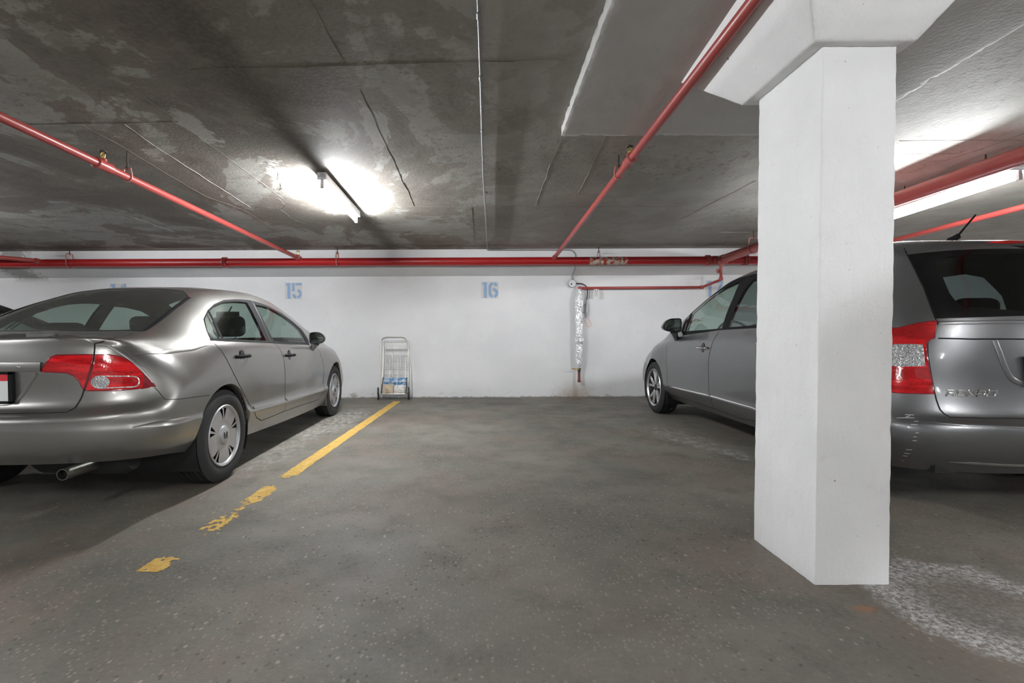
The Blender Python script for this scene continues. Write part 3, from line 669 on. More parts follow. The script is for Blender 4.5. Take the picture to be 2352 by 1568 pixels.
# ------------------------------------------------------------------ cars
def pchip(pts):
    xs = [p[0] for p in pts]; ys = [p[1] for p in pts]; n = len(xs)
    if n == 1: return lambda x: ys[0]
    h = [xs[i+1]-xs[i] for i in range(n-1)]; dl = [(ys[i+1]-ys[i])/h[i] for i in range(n-1)]; d = [0.0]*n
    for i in range(1, n-1):
        if dl[i-1]*dl[i] > 0:
            w1 = 2*h[i]+h[i-1]; w2 = h[i]+2*h[i-1]; d[i] = (w1+w2)/(w1/dl[i-1]+w2/dl[i])
    d[0] = dl[0]; d[-1] = dl[-1]
    def f(x):
        if x <= xs[0]: return ys[0]
        if x >= xs[-1]: return ys[-1]
        i = max(k for k in range(n-1) if xs[k] <= x); t = (x-xs[i])/h[i]
        return ys[i]*(1+2*t)*(1-t)**2 + h[i]*d[i]*t*(1-t)**2 + ys[i+1]*t*t*(3-2*t) + h[i]*d[i+1]*t*t*(t-1)
    return f
class Car:
    def __init__(s, name, label, lines, loc, yaw, sg, paint):
        s.root = empty(name, loc, yaw+math.pi/2); tag(s.root, label, 'car'); s.sg = sg; s.paint = paint
        s.M = Matrix.Translation(Vector(loc)) @ Matrix.Rotation(yaw+math.pi/2, 4, 'Z') @ Matrix.Diagonal((1, sg, 1, 1)); s.Mi = s.M.inverted()
        s.grid(lines)
    def grid(s, lines, NC=26, NS=96, NV=5):
        ev = []
        for L in lines:
            Yf, Zf = pchip(L['Y']), pchip(L['Z']); pts = []
            xr, ar, nr, xf, af, nf = L['e']
            for i in range(NC):
                t = math.pi/2*i/NC; x = xr+ar*(1-math.cos(t)**(2/nr)); y = Yf(xr+ar)*math.sin(t)**(2/nr) if t else 0
                pts.append(Vector((x, y, Zf(x))))
            for i in range(NS+1):
                x = xr+ar+(xf-af-xr-ar)*i/NS; pts.append(Vector((x, Yf(x), Zf(x))))
            for i in range(NC-1, -1, -1):
                t = math.pi/2*i/NC; x = xf-af*(1-math.cos(t)**(2/nf)); y = Yf(xf-af)*math.sin(t)**(2/nf) if t else 0
                pts.append(Vector((x, y, Zf(x))))
            ev.append(pts)
        NU = len(ev[0]); rows = []
        for i in range(NU):
            c = catmull([l[i] for l in ev], NV)
            for p in c: p.y = max(0, p.y)
            c[-1].y = 0; rows.append(c)
        NVV = len(rows[0]); s.V = [p for r in rows for p in r]
        s.Q = [(i*NVV+j, (i+1)*NVV+j, (i+1)*NVV+j+1, i*NVV+j+1) for i in range(NU-1) for j in range(NVV-1)]
        bm = bmesh.new(); bv = [bm.verts.new(p) for p in s.V]
        for q in s.Q: bm.faces.new([bv[k] for k in q])
        bm.normal_update()
        # orient outward
        acc = sum(f.normal.dot(f.calc_center_median()-Vector((2.2, 0, .6)))*f.calc_area() for f in bm.faces)
        if acc < 0: bmesh.ops.reverse_faces(bm, faces=bm.faces)
        bm.normal_update(); s.N = []
        for v in bv:
            n = v.normal.copy()
            if v.co.y < 1e-5: n.y = 0; n.normalize()
            s.N.append(n)
        s.T = [t for q in s.Q for t in ((q[0], q[1], q[2]), (q[0], q[2], q[3]))]
        s.bvh = BVHTree.FromPolygons(s.V, s.T); s.bm = bm; s.reg = bm.faces.layers.int.new('reg'); s.regs = []
    def near(s, p):
        h, n, i, d = s.bvh.find_nearest(Vector(p)); a, b, c = s.T[i]
        A, B, C = s.V[a], s.V[b], s.V[c]; e0, e1, e2 = B-A, C-A, h-A
        d00, d01, d11, d20, d21 = e0.dot(e0), e0.dot(e1), e1.dot(e1), e2.dot(e0), e2.dot(e1); den = d00*d11-d01*d01
        if abs(den) < 1e-14: return h, s.N[a]
        v = (d11*d20-d01*d21)/den; w_ = (d00*d21-d01*d20)/den
        return h, (s.N[a]*(1-v-w_)+s.N[b]*v+s.N[c]*w_).normalized()
    def cast(s, px, py):
        o = s.Mi @ CAM; d = (s.Mi.to_3x3() @ ray(px, py)).normalized(); h = s.bvh.ray_cast(o, d)[0]
        if h: return h
        best = None
        for k in range(700):
            q = o+d*(1.2+k*.01); r = s.bvh.find_nearest(q)
            if best is None or r[3] < best[0]: best = (r[3], r[0])
        return best[1]
    def sidept(s, x, z):
        h = s.bvh.ray_cast(Vector((x, 2, z)), Vector((0, -1, 0)))[0]; return h
    def path(s, items, smooth=0, closed=False):
        """items: (px,py) photo points or (x,y,z) car points, all laid onto the body surface"""
        pts = []
        if smooth and all(len(i) == 2 for i in items): items = [(p.x, p.y) for p in catmull([(a, b, 0) for a, b in items], smooth, closed)]
        for it in items: pts.append(s.cast(*it) if len(it) == 2 else (s.near(it)[0] if it[1] >= 0 else Vector(it)))
        if smooth and any(len(i) == 3 for i in items): pts = catmull(pts, smooth, closed)
        return pts
    def dens(s, pts, step, closed=False):
        out = []; N = len(pts)
        for i in range(N if closed else N-1):
            a, b = pts[i], pts[(i+1) % N]; n = max(1, int((b-a).length/step))
            for k in range(n):
                q = a.lerp(b, k/n); out.append(s.near(q)[0] if q.y >= 0 else q)
        if not closed: out.append(pts[-1])
        return out
    def cut(s, pts, closed=True, step=.12):
        pts = s.dens(pts, step, closed); N = len(pts); bm = s.bm
        fc = [(f, f.calc_center_median()) for f in bm.faces]
        lo = [min(p[k] for p in pts)-.15 for k in range(3)]; hi = [max(p[k] for p in pts)+.15 for k in range(3)]
        act = set(f for f, c in fc if all(lo[k] < c[k] < hi[k] for k in range(3)))
        for i in range(N if closed else N-1):
            a, b = pts[i], pts[(i+1) % N]; sg = b-a; L = sg.length
            if L < 1e-5: continue
            m = (a+b)/2; n = s.near(m)[1]; pn = sg.cross(n)
            if pn.length < 1e-9: continue
            pn.normalize(); R = L/2+.035; sd = sg/L; fs = []
            for f in act:
                if not f.is_valid: continue
                vs = [v.co for v in f.verts]
                if min((v-m).length for v in vs) > R+.05: continue
                ds = [(v-a).dot(pn) for v in vs]
                if min(ds) > -1e-6 or max(ds) < 1e-6: continue
                al = [(v-a).dot(sd) for v in vs]
                if max(al) < -.004 or min(al) > L+.004: continue
                if f.normal.dot(n) < .0: continue
                fs.append(f)
            if not fs: continue
            g = set(fs); 
            for f in fs: g.update(f.edges); g.update(f.verts)
            r = bmesh.ops.bisect_plane(bm, geom=list(g), plane_co=a, plane_no=pn, dist=2e-5)
            for e in r['geom']:
                if isinstance(e, bmesh.types.BMFace): act.add(e)
        bm.normal_update()
    def inside(s, pts, depth=.3):
        c = sum(pts, Vector())/len(pts); n = Vector()
        for a, b in zip(pts, pts[1:]+pts[:1]): n += (a-c).cross(b-c)
        n.normalize(); u = n.orthogonal().normalized(); v = n.cross(u)
        poly = [((p-c).dot(u), (p-c).dot(v)) for p in pts]; sgn = 1 if n.dot(s.near(c)[1]) > 0 else -1
        def f(p, fn):
            d = p-c
            if abs(d.dot(n)) > depth or fn.dot(n)*sgn < .0: return False
            x, y = d.dot(u), d.dot(v); k = False
            for (x0, y0), (x1, y1) in zip(poly, poly[1:]+poly[:1]):
                if (y0 > y) != (y1 > y) and x < (x1-x0)*(y-y0)/(y1-y0)+x0: k = not k
            return k
        return f
    def region(s, name, items, mat, smooth=0, mode='side', parent=None, off=0.0, docut=True, step=.12, depth=.3, only=None, label=None):
        pts = s.path(items, smooth, True)
        if docut: s.cut(pts, True, step)
        t = s.inside(pts, depth); rid = len(s.regs)+1
        s.regs.append(dict(name=name, mat=mat, mode=mode, parent=parent, off=off, label=label, rid=rid, objs=[]))
        for f in s.bm.faces:
            if only is not None and f[s.reg] not in only: continue
            if t(f.calc_center_median(), f.normal): f[s.reg] = rid
        return rid
    def pred(s, name, fn, mat, mode='side', parent=None, only=(0,)):
        rid = len(s.regs)+1; s.regs.append(dict(name=name, mat=mat, mode=mode, parent=parent, off=0.0, label=None, rid=rid, objs=[]))
        for f in s.bm.faces:
            if f[s.reg] in only and fn(f.calc_center_median()): f[s.reg] = rid
        return rid
    def drop(s, fn):
        bmesh.ops.delete(s.bm, geom=[f for f in s.bm.faces if fn(f.calc_center_median())], context='FACES')
    def mesh(s, name, vs, fs, ns, mat):
        """vs in design space (y>0 visible side); maps to object space, fixes winding"""
        me = bpy.data.meshes.new(name); sg = s.sg
        V = [(v.x, v.y*sg, v.z) for v in vs]; N = [Vector((n.x, n.y*sg, n.z)).normalized() for n in ns]; Fc = []
        for f in fs:
            a = Vector(); o = Vector(V[f[0]])
            for i in range(1, len(f)-1): a += (Vector(V[f[i]])-o).cross(Vector(V[f[i+1]])-o)
            m = sum((N[i] for i in f), Vector())
            Fc.append(tuple(f) if a.dot(m) >= 0 else tuple(reversed(f)))
        me.from_pydata(V, [], Fc); me.materials.append(MT[mat])
        me.polygons.foreach_set('use_smooth', [True]*len(me.polygons)); me.normals_split_custom_set_from_vertices(N); me.update()
        return me
    def collect(s, rid, off=0.0, mir=False):
        vs = []; ns = []; fs = []; mp = {}
        for f in s.bm.faces:
            if f[s.reg] != rid: continue
            fi = []
            for v in f.verts:
                if v.index not in mp:
                    n = s.near(v.co)[1]; mp[v.index] = len(vs); vs.append(v.co+n*off); ns.append(n)
                fi.append(mp[v.index])
            fs.append(fi)
        if mir: vs = [Vector((v.x, -v.y, v.z)) for v in vs]; ns = [Vector((n.x, -n.y, n.z)) for n in ns]
        return vs, fs, ns
    def finish(s, liner=True):
        bm = s.bm; bm.verts.index_update()
        def parent_of(r, k):
            if r['parent']:
                q = [x for x in s.regs if x['name'] == r['parent']][0]['objs']; return q[min(k, len(q)-1)]
            return s.root
        body = dict(name='body_shell', mat=s.paint, mode='both', parent=None, off=0, label=None, rid=0, objs=[])
        for r in [body]+s.regs:
            if r['mode'] == 'none': continue
            A = s.collect(r['rid'], r['off']); B = s.collect(r['rid'], r['off'], True)
            if not A[1]: print('EMPTY REGION', r['name']); continue
            if r['mode'] == 'both':
                k = len(A[0]); sets = [(A[0]+B[0], A[1]+[[i+k for i in f] for f in B[1]], A[2]+B[2])]
            else: sets = [A, B]
            for k, (v, f, n) in enumerate(sets):
                o = newobj(r['name'], s.mesh(r['name'], v, f, n, r['mat']), parent_of(r, k)); r['objs'].append(o)
                if r['label']: o['label'] = r['label']
        s.body = body['objs'][0]
        if liner:      # dark trim inside the cabin
            glass = [r['rid'] for r in s.regs if r['mat'].startswith('glass')]
            vs = []; ns = []; fs = []; mp = {}
            for f in bm.faces:
                c = f.calc_center_median()
                if f[s.reg] in glass or not s.cabin(c): continue
                fi = []
                for v in f.verts:
                    if v.index not in mp:
                        n = s.near(v.co)[1]; mp[v.index] = len(vs); vs.append(v.co-n*.022); ns.append(-n)
                    fi.append(mp[v.index])
                fs.append(fi)
            k = len(vs); vs += [Vector((v.x, -v.y, v.z)) for v in vs]; ns += [Vector((n.x, -n.y, n.z)) for n in ns]; fs += [[i+k for i in f] for f in fs]
            newobj('cabin_lining', s.mesh('cabin_lining', vs, fs, ns, 'interior'), s.root)
        bm.free()
    def reg_obj(s, name, k=0):
        for r in s.regs:
            if r['name'] == name and r['objs']: return r['objs'][min(k, len(r['objs'])-1)]
        return s.root
    def ribbon(s, name, pts, wd, h, mat, parent=None, mirror=True, step=.02, closed=False, lift=.0006, taper=False, prof=None, join=False, label=None):
        """a bead laid along the surface; pts already on the body"""
        P = s.dens(pts, step, closed); P = [p for p in P if p.y >= -1e-6]; n = len(P); vs = []; ns = []; fs = []
        prof = prof or [(-.5, 0), (-.3, 1), (.3, 1), (.5, 0)]; K = len(prof)
        for i, p in enumerate(P):
            a = P[i-1] if (i or closed) else p; b = P[(i+1) % n] if (i < n-1 or closed) else p
            h0, nn = s.near(p); d = (b-a).normalized(); sd = d.cross(nn).normalized()
            tw = min(1, min(i, n-1-i)/6+.15) if taper else 1.0
            for a_, b_ in prof: vs.append(h0+sd*wd*a_*tw+nn*(lift+h*b_*tw)); ns.append((nn+sd*a_*(.9 if b_ == 0 else .35)).normalized())
        for i in range(n if closed else n-1):
            j = (i+1) % n
            for k in range(K-1): fs.append((i*K+k, i*K+k+1, j*K+k+1, j*K+k))
        def mk(vs, ns, par):
            o = newobj(name, s.mesh(name, vs, fs, ns, mat), par)
            if label: o['label'] = label
            return o
        o = mk(vs, ns, parent[0] if isinstance(parent, tuple) else (parent or s.root))
        if mirror:
            vs2 = [Vector((v.x, -v.y, v.z)) for v in vs]; ns2 = [Vector((q.x, -q.y, q.z)) for q in ns]
            if join:
                k = len(vs); me = s.mesh(name, vs+vs2, list(fs)+[tuple(i+k for i in f) for f in fs], ns+ns2, mat); o.data = me
            else: mk(vs2, ns2, parent[1] if isinstance(parent, tuple) else (parent or s.root))
        return o
    # solid parts built in design space; mirrored copies made by flipping y
    def part(s, name, mb, mat, parent=None, mirror=False, ang=40):
        out = []
        for k, sy in enumerate((1, -1) if mirror else (1,)):
            m = MB(); m.v = [Vector((v.x, v.y*sy*s.sg, v.z)) for v in mb.v]; m.f = list(mb.f)
            p = parent[min(k, len(parent)-1)] if isinstance(parent, (list, tuple)) else (parent or s.root)
            out.append(m.build(name, mat, p, ang))
        return out
    def arch(s, cx, cz, R, wheel_y):
        # cut the circle where it meets the body, delete the inside, add flange and liner
        pts = []
        for k in range(61):
            a = math.radians(-25+230*k/60); h = s.sidept(cx+R*math.cos(a), cz+R*math.sin(a))
            if h and h.y > .4: pts.append(h)
        s.cut(pts, False, .06)
        s.drop(lambda c: c.y > .35 and (c.x-cx)**2+(c.z-cz)**2 < R*R)
        fl = MB(); lip = []
        for i, p in enumerate(pts):
            q = Vector((cx+(p.x-cx)*.985, p.y-.012, cz+(p.z-cz)*.985)); w_ = Vector((cx+(p.x-cx)*.975, p.y-.05, cz+(p.z-cz)*.975)); lip.append((p, q, w_))
        for (a, b, c), (d, e, f) in zip(lip, lip[1:]): fl.add([a, d, e, b], [(0, 1, 2, 3)]); fl.add([b, e, f, c], [(0, 1, 2, 3)])
        s.part('arch_lip', fl, s.paint, None, True, 60)
        m = MB(); n = 30; y1 = wheel_y+.0; y0 = .46
        for k in range(n):
            a, b = [math.radians(-30+240*q/n) for q in (k, k+1)]; r = R*.985
            m.add([(cx+r*math.cos(a), y1, cz+r*math.sin(a)), (cx+r*math.cos(b), y1, cz+r*math.sin(b)), (cx+r*math.cos(b), y0, cz+r*math.sin(b)), (cx+r*math.cos(a), y0, cz+r*math.sin(a))], [(0, 1, 2, 3)])
            m.add([(cx, y0, cz), (cx+r*math.cos(a), y0, cz+r*math.sin(a)), (cx+r*math.cos(b), y0, cz+r*math.sin(b))], [(0, 1, 2)])
        s.part('wheel_well', m, 'underbody', None, True)
def tyre_profile(R, rim, w_):
    h = w_/2
    P = [(rim-.012, -h*.72), (rim+.004, -h*.84), (rim+.03, -h*.97), (rim+(R-rim)*.55, -h*1.0), (R-.022, -h*.93), (R-.007, -h*.80)]
    g = [(-.78, 0), (-.56, 0), (-.54, -.008), (-.48, -.008), (-.46, 0), (-.18, 0), (-.16, -.008), (-.09, -.008), (-.07, 0), (.07, 0), (.09, -.008), (.16, -.008), (.18, 0), (.46, 0), (.48, -.008), (.54, -.008), (.56, 0), (.78, 0)]
    P += [(R+b, h*a) for a, b in g]
    P += [(R-.007, h*.80), (R-.022, h*.93), (rim+(R-rim)*.55, h*1.0), (rim+.03, h*.97), (rim+.004, h*.84), (rim-.012, h*.72)]
    return P
def wheel(car, cx, cz, yo, R, rim, w_, style, side, steer=0.0):
    """yo: outer face distance from the centre line; side +1 visible side"""
    t = MB().lathe(tyre_profile(R, rim, w_), 64, 'y').build('tyre', 'rubber', car.root, 30)
    t.location = (cx, car.sg*side*(yo-w_/2), cz); out = car.sg*side; t.rotation_euler = (0, 0, steer)
    h = w_/2*out
    m = MB(); m.lathe([(rim+.006, h*.80), (rim+.010, h*.92), (rim+.004, h*.98), (rim-.006, h*.93), (rim-.013, h*.80)], 56, 'y'); m.build('rim', 'wheel_silver' if style == 'cover' else 'alloy', t)
    MB().lathe([(rim-.012, h*.80), (rim-.02, h*.6), (rim-.03, h*.2), (rim-.035, -h*.7)], 48, 'y').build('rim_barrel', 'rim_dark', t)
    MB().lathe([(0, h*.30), (rim-.03, h*.30)], 40, 'y').build('brake_backing', 'rim_dark', t)
    ci = lambda r, a: (r*math.cos(a), r*math.sin(a))
    if style == 'cover':
        # flat wheel cover with five groups of tapered slots
        nA = 360; rs = [.060, .068, .095]+[.098+(rim*.93-.098)*k/10 for k in range(11)]+[rim*.965, rim-.003]; hs = [.90, .82, .80]+[.81+.03*math.sin(math.pi*k/10) for k in range(11)]+[.78, .88]; m = MB(); vs = []; fs = []
        def slot(i, j):
            if not 3 <= j < 13: return False
            a = (i+.5)/nA*360; q = (a-90) % 72; q = q-72 if q > 36 else q; t = (j-2.5)/10
            return 2.6 < abs(q) < 2.6+11.5*t
        for j, r in enumerate(rs):
            for i in range(nA): a = 2*math.pi*i/nA; x, z = ci(r, a); vs.append((x, h*hs[j], z))
        for j in range(len(rs)-1):
            for i in range(nA):
                if slot(i, j): continue
                k = (i+1) % nA; fs.append((j*nA+i, j*nA+k, (j+1)*nA+k, (j+1)*nA+i))
        m.add(vs, fs); c = m.build('wheel_cover', 'wheel_silver', t, 25)
        MB().lathe([(0, h*.97), (.050, h*.96), (.058, h*.92), (.060, h*.80)], 40, 'y').build('centre_cap', 'wheel_silver', t)
        e = MB(); y0, y1 = h*.965, h*1.0
        for sx in (-1, 1):
            e.add([(sx*a, y, b) for y in (y0, y1) for a, b in ((.0095, -.022), (.0185, -.022), (.0225, .022), (.013, .022))], [(0, 1, 2, 3), (4, 5, 6, 7), (0, 1, 5, 4), (1, 2, 6, 5), (2, 3, 7, 6), (3, 0, 4, 7)])
        e.box((-.0115, min(y0, y1), -.004), (.0115, max(y0, y1), .004)); e.build('emblem', 'dark_metal', t)
    else:
        nsp = 10
        for k in range(nsp):
            base = math.radians(90+72*(k//2)); a = base+math.radians(15.5 if k % 2 else -15.5)
            m = MB(); pr = []
            for u in range(7):
                f = u/6; r = .045+(rim-.048)*f; aa = a*(1)+0; wdt = .036-.004*f+.016*f*f; rr = r
                # spokes of a pair lean toward each other at the hub
                a_ = base+(a-base)*(.55+.45*f)*1.0
                d = Vector((math.cos(a_), 0, math.sin(a_))); q = Vector((-math.sin(a_), 0, math.cos(a_))); yy = h*(.66+.18*f-.12*f*f)
                pr.append([d*rr-q*wdt/2+Vector((0, yy-.012*out, 0)), d*rr-q*wdt*.34+Vector((0, yy+.004*out, 0)), d*rr+q*wdt*.34+Vector((0, yy+.004*out, 0)), d*rr+q*wdt/2+Vector((0, yy-.012*out, 0))])
            vs = [v for p in pr for v in p]; fs = [(i*4+j, i*4+j+1, (i+1)*4+j+1, (i+1)*4+j) for i in range(6) for j in range(3)]
            m.add(vs, fs); m.build('spoke', 'alloy', t, 30)
        MB().lathe([(0, h*.78), (.030, h*.78), (.034, h*.72), (.058, h*.66), (.062, h*.45)], 30, 'y').build('centre_cap', 'rim_dark', t)
        for k in range(5):
            a = math.radians(54+72*k); MB().lathe([(0, h*.72), (.008, h*.72), (.010, h*.5)], 6, 'y', (.045*math.cos(a), 0, .045*math.sin(a))).build('wheel_nut', 'chrome', t)
    return t
def seat(car, x, y, zs, zt, hr, wd=.46, tilt=.30, head=True):
    """one seat: cushion, back and headrest (y already in object space)"""
    L = zt-zs
    b = rbox('seat_back', (.13, wd, L), (x-math.sin(tilt)*L/2, y, zs+L/2), 'seat_fabric', car.root, .045, 3, (0, -tilt, 0))
    rbox('seat_cushion', (.50, wd, .16), (x+.22, y, zs-.04), 'seat_fabric', b, .05, 3, (0, -.08, 0))
    if head:
        hx = x-math.sin(tilt)*(L+.10)
        rbox('headrest', (.12, .28, hr), (hx, y, zt+.03+hr/2), 'seat_fabric', b, min(.056, hr*.46), 4, (0, -.12, 0))
        for d in (-.06, .06): MB().tube([(hx, y+d, zt-.05), (hx, y+d, zt+.06)], .006, 6).build('headrest_post', 'chrome', b)
def mirror_unit(car, outline, depth, mat, door, foot, neck):
    """wing mirror; outline = rear-facing rim in design space (x, y, z), shell bulges forward; foot on the door, neck under the shell"""
    rim = catmull(outline, 4, True); cen = sum(rim, Vector())/len(rim); n = len(rim)
    for k, sy in enumerate((1, -1)):
        def mp(p): return Vector((p.x, p.y*sy*car.sg, p.z))
        rings = [(.0, 1.0), (.25, 1.03), (.55, .97), (.80, .82), (.95, .58), (1.0, .30)]; m = MB(); vs = []
        for d, sc in rings: vs += [mp(cen+(p-cen)*sc+Vector((depth*d, 0, 0))) for p in rim]
        fs = [(i*n+q, i*n+(q+1) % n, (i+1)*n+(q+1) % n, (i+1)*n+q) for i in range(len(rings)-1) for q in range(n)]+[tuple((len(rings)-1)*n+q for q in range(n))]
        vs += [mp(cen+(p-cen)*.90+Vector((.002, 0, 0))) for p in rim]; o_ = len(rings)*n
        fs += [(q, (q+1) % n, o_+(q+1) % n, o_+q) for q in range(n)]
        o = m.add(vs, fs).build('wing_mirror', mat, door[min(k, len(door)-1)], 50)
        g = MB().add([mp(cen+(p-cen)*.90+Vector((.001, 0, 0))) for p in rim]+[mp(cen+(p-cen)*.90+Vector((.006, 0, 0))) for p in rim], [tuple(range(n)), tuple(range(2*n-1, n-1, -1))]+[(q, (q+1) % n, n+(q+1) % n, n+q) for q in range(n)])
        g.build('mirror_glass', 'mirror_glass', o)
        MB().tube([mp(cen+(p-cen)*.93) for p in rim], .006, 6, closed=True).build('mirror_rim', 'black_plastic', o)
        f, w_ = mp(foot), mp(neck); MB().tube([f, f.lerp(w_, .5), w_], [.024, .030, .040], 14).build('mirror_stalk', mat, o)
def handle_unit(car, door, p, n, mat, L=.19):
    """pull handle: bowl, grip; p on surface in design space"""
    for k, sy in enumerate((1, -1)):
        q = Vector((p.x, p.y*sy*car.sg, p.z)); s_ = sy*car.sg
        d = door[min(k, len(door)-1)]
        m = MB().lathe([(0, .0), (.030, .0012), (.036, .0008), (.040, -.004)], 20, 'y')
        m.v = [Vector((v.x*1.05, v.y*s_, v.z*1.25)) for v in m.v]; b = m.build('handle_bowl', 'black_gloss', d); b.location = q+Vector((.0, .0012*s_, 0))
        pts = catmull([(-L/2, 0, 0), (-L*.42, .016, .0), (-L*.2, .030, .001), (L*.2, .032, .001), (L*.42, .018, 0), (L/2, 0, 0)], 4)
        m = MB().tube(pts, [.013]*len(pts), 12); m.v = [Vector((v.x, v.y*s_*1.0, v.z*1.0)) for v in m.v]
        h = m.build('door_handle', mat, d); h.location = q

def C1(*p): return [(x/3.135, y/3.135+640) for x, y in p]
def C2(*p): return [(x/3.1356+380, y/3.1356+640) for x, y in p]
def C5(*p): return [(x/3.733+1430, y/3.733+600) for x, y in p]
def C6(*p): return [(x/4.612+2030, y/4.612+440) for x, y in p]
def C7(*p): return [(x/3.41+2030, y/3.41+700) for x, y in p]
def C8(*p): return [(x/4.704, y/4.704+560) for x, y in p]

def sedan():
    strip = [(0, .505), (.3, .50), (.6, .487), (1.0, .45), (1.3, .42), (3.0, .385), (4.0, .40), (4.45, .42)]
    up_ = lambda d: [(x, z+d) for x, z in strip]
    LN = [
     dict(e=(.07, .42, 2.8, 4.40, .55, 2.3), Y=[(.4, .78), (.9, .80), (1.3, .80), (3.1, .80), (3.6, .80), (4.0, .77)], Z=[(.07, .335), (.35, .315), (.6, .275), (1.3, .225), (2.9, .185), (3.2, .19), (4.4, .20)]),
     dict(e=(.015, .42, 2.8, 4.46, .55, 2.3), Y=[(.4, .845), (.9, .855), (1.3, .838), (3.1, .838), (3.6, .85), (4.0, .80)], Z=[(.0, .41), (.3, .39), (.6, .36), (1.3, .30), (2.9, .27), (4.46, .30)]),
     dict(e=(.0, .42, 2.8, 4.49, .55, 2.3), Y=[(.4, .872), (.9, .880), (1.3, .872), (3.1, .872), (3.6, .876), (4.0, .82)], Z=strip),
     dict(e=(.002, .42, 2.8, 4.49, .55, 2.3), Y=[(.4, .866), (.9, .872), (1.3, .854), (3.1, .854), (3.6, .87), (4.0, .82)], Z=[(0, .54)]+up_(.028)[1:]),
     dict(e=(.012, .42, 2.9, 4.47, .55, 2.3), Y=[(.4, .868), (.9, .876), (1.3, .864), (3.1, .864), (3.6, .872), (4.0, .80)], Z=[(0, .585), (.3, .60), (.7, .62), (2, .60), (4, .56), (4.47, .50)]),
     dict(e=(.075, .40, 2.9, 4.43, .55, 2.3), Y=[(.4, .858), (.9, .876), (1.4, .872), (3.1, .872), (3.6, .868), (4.0, .77)], Z=[(.075, .63), (.2, .655), (.5, .73), (1.0, .77), (3.0, .74), (4.0, .66), (4.43, .58)]),
     dict(e=(.085, .34, 2.7, 4.36, .55, 2.2), Y=[(.4, .775), (.7, .835), (1.0, .858), (2.0, .860), (3.1, .856), (3.6, .83), (4.0, .70)], Z=[(.085, .85), (.3, .86), (.6, .89), (1.0, .905), (2.0, .89), (3.0, .865), (3.8, .79), (4.36, .64)]),
     dict(e=(.092, .26, 2.7, 4.30, .55, 2.2), Y=[(.3, .665), (.55, .745), (.8, .795), (1.2, .815), (2.0, .815), (2.8, .80), (3.3, .775), (3.8, .70), (4.2, .5)], Z=[(.092, .945), (.3, .955), (.5, .965), (.8, .985), (1.8, .956), (2.8, .918), (3.4, .895), (3.9, .84), (4.3, .70)]),
     dict(e=(.10, .16, 3.2, 4.24, .5, 2.2), Y=[(.25, .60), (.5, .60), (.8, .585), (1.2, .555), (1.7, .565), (2.2, .565), (2.6, .60), (3.0, .65), (3.4, .69), (3.8, .60), (4.2, .4)], Z=[(.10, .998), (.3, 1.005), (.5, 1.04), (.65, 1.095), (.85, 1.18), (1.05, 1.25), (1.3, 1.318), (1.7, 1.362), (2.0, 1.366), (2.3, 1.34), (2.7, 1.225), (3.1, 1.07), (3.45, .955), (3.8, .89), (4.24, .745)]),
     dict(e=(.125, .16, 3.0, 4.22, .5, 2.2), Y=[(.25, .33), (1.2, .32), (2.2, .33), (3.4, .40), (4.2, .2)], Z=[(.12, 1.004), (.3, 1.014), (.5, 1.045), (.62, 1.095), (.85, 1.205), (1.05, 1.295), (1.25, 1.367), (1.6, 1.41), (2.0, 1.425), (2.35, 1.405), (2.7, 1.32), (3.1, 1.17), (3.45, 1.02), (3.62, .965), (3.9, .92), (4.22, .80)]),
     dict(e=(.13, .16, 3.0, 4.21, .5, 2.2), Y=[(0, 0)], Z=[(.12, 1.005), (.3, 1.016), (.5, 1.045), (.62, 1.10), (.85, 1.215), (1.05, 1.305), (1.25, 1.378), (1.6, 1.42), (2.0, 1.437), (2.35, 1.418), (2.7, 1.34), (3.1, 1.195), (3.45, 1.05), (3.66, .975), (3.9, .93), (4.21, .82)])]
    c = Car('sedan', 'silver grey four-door sedan parked beside the yellow stall line', LN, (-2.63, 2.41, 0), math.radians(1.2), -1, 'paint_silver')
    AX, FX, R = .875, 3.555, .316
    c.arch(AX, R+.005, .352, .85); c.arch(FX, R+.005, .352, .84)
    c.cabin = lambda p: p.z > .80 and .52 < p.x < 3.62
    # ---- panels
    c.region('rear_bumper', C2((318, 838), (200, 853), (100, 866), (10, 872)) + C1((1185, 865), (1140, 810), (1112, 783), (1020, 791), (800, 806), (612, 806), (590, 850), (572, 885), (540, 930), (480, 964), (300, 970), (0, 975)) + [(.05, -.02, .61), (.05, -.02, .30), (.10, .5, .30), (.35, .80, .28), (.56, .82, .26)], 'paint_silver', 0, 'both', depth=1.5)
    trunk = C1((0, 972), (300, 968), (480, 961), (540, 928), (572, 883), (590, 848), (606, 800), (640, 700), (662, 640), (678, 545), (682, 468)) + [(.2, .60, 1.0), (.40, .56, 1.03), (.53, .54, 1.05), (.545, .3, 1.06), (.55, -.02, 1.06), (.1, -.02, .9), (.07, -.02, .62)]
    c.region('trunk_lid', trunk, 'paint_silver', 0, 'both', depth=1.5)
    rd = C2((322, 440), (345, 462), (400, 515), (450, 600), (490, 680), (530, 760), (575, 845), (615, 920), (640, 960), (655, 1000), (690, 1020), (770, 990), (852, 955), (862, 850), (862, 700), (850, 570), (820, 500), (775, 458), (690, 300), (615, 150), (500, 140), (420, 146), (350, 175), (300, 220), (268, 285), (290, 370))
    c.region('rear_door', rd, 'paint_silver', 0)
    fd = C2((775, 458), (820, 500), (850, 570), (862, 700), (862, 850), (852, 955), (980, 910), (1105, 868), (1130, 825), (1146, 785), (1142, 640), (1112, 530), (1070, 485), (1034, 440), (985, 362), (920, 302), (840, 243), (760, 198), (680, 168), (615, 150), (690, 300))
    c.region('front_door', fd, 'paint_silver', 0)
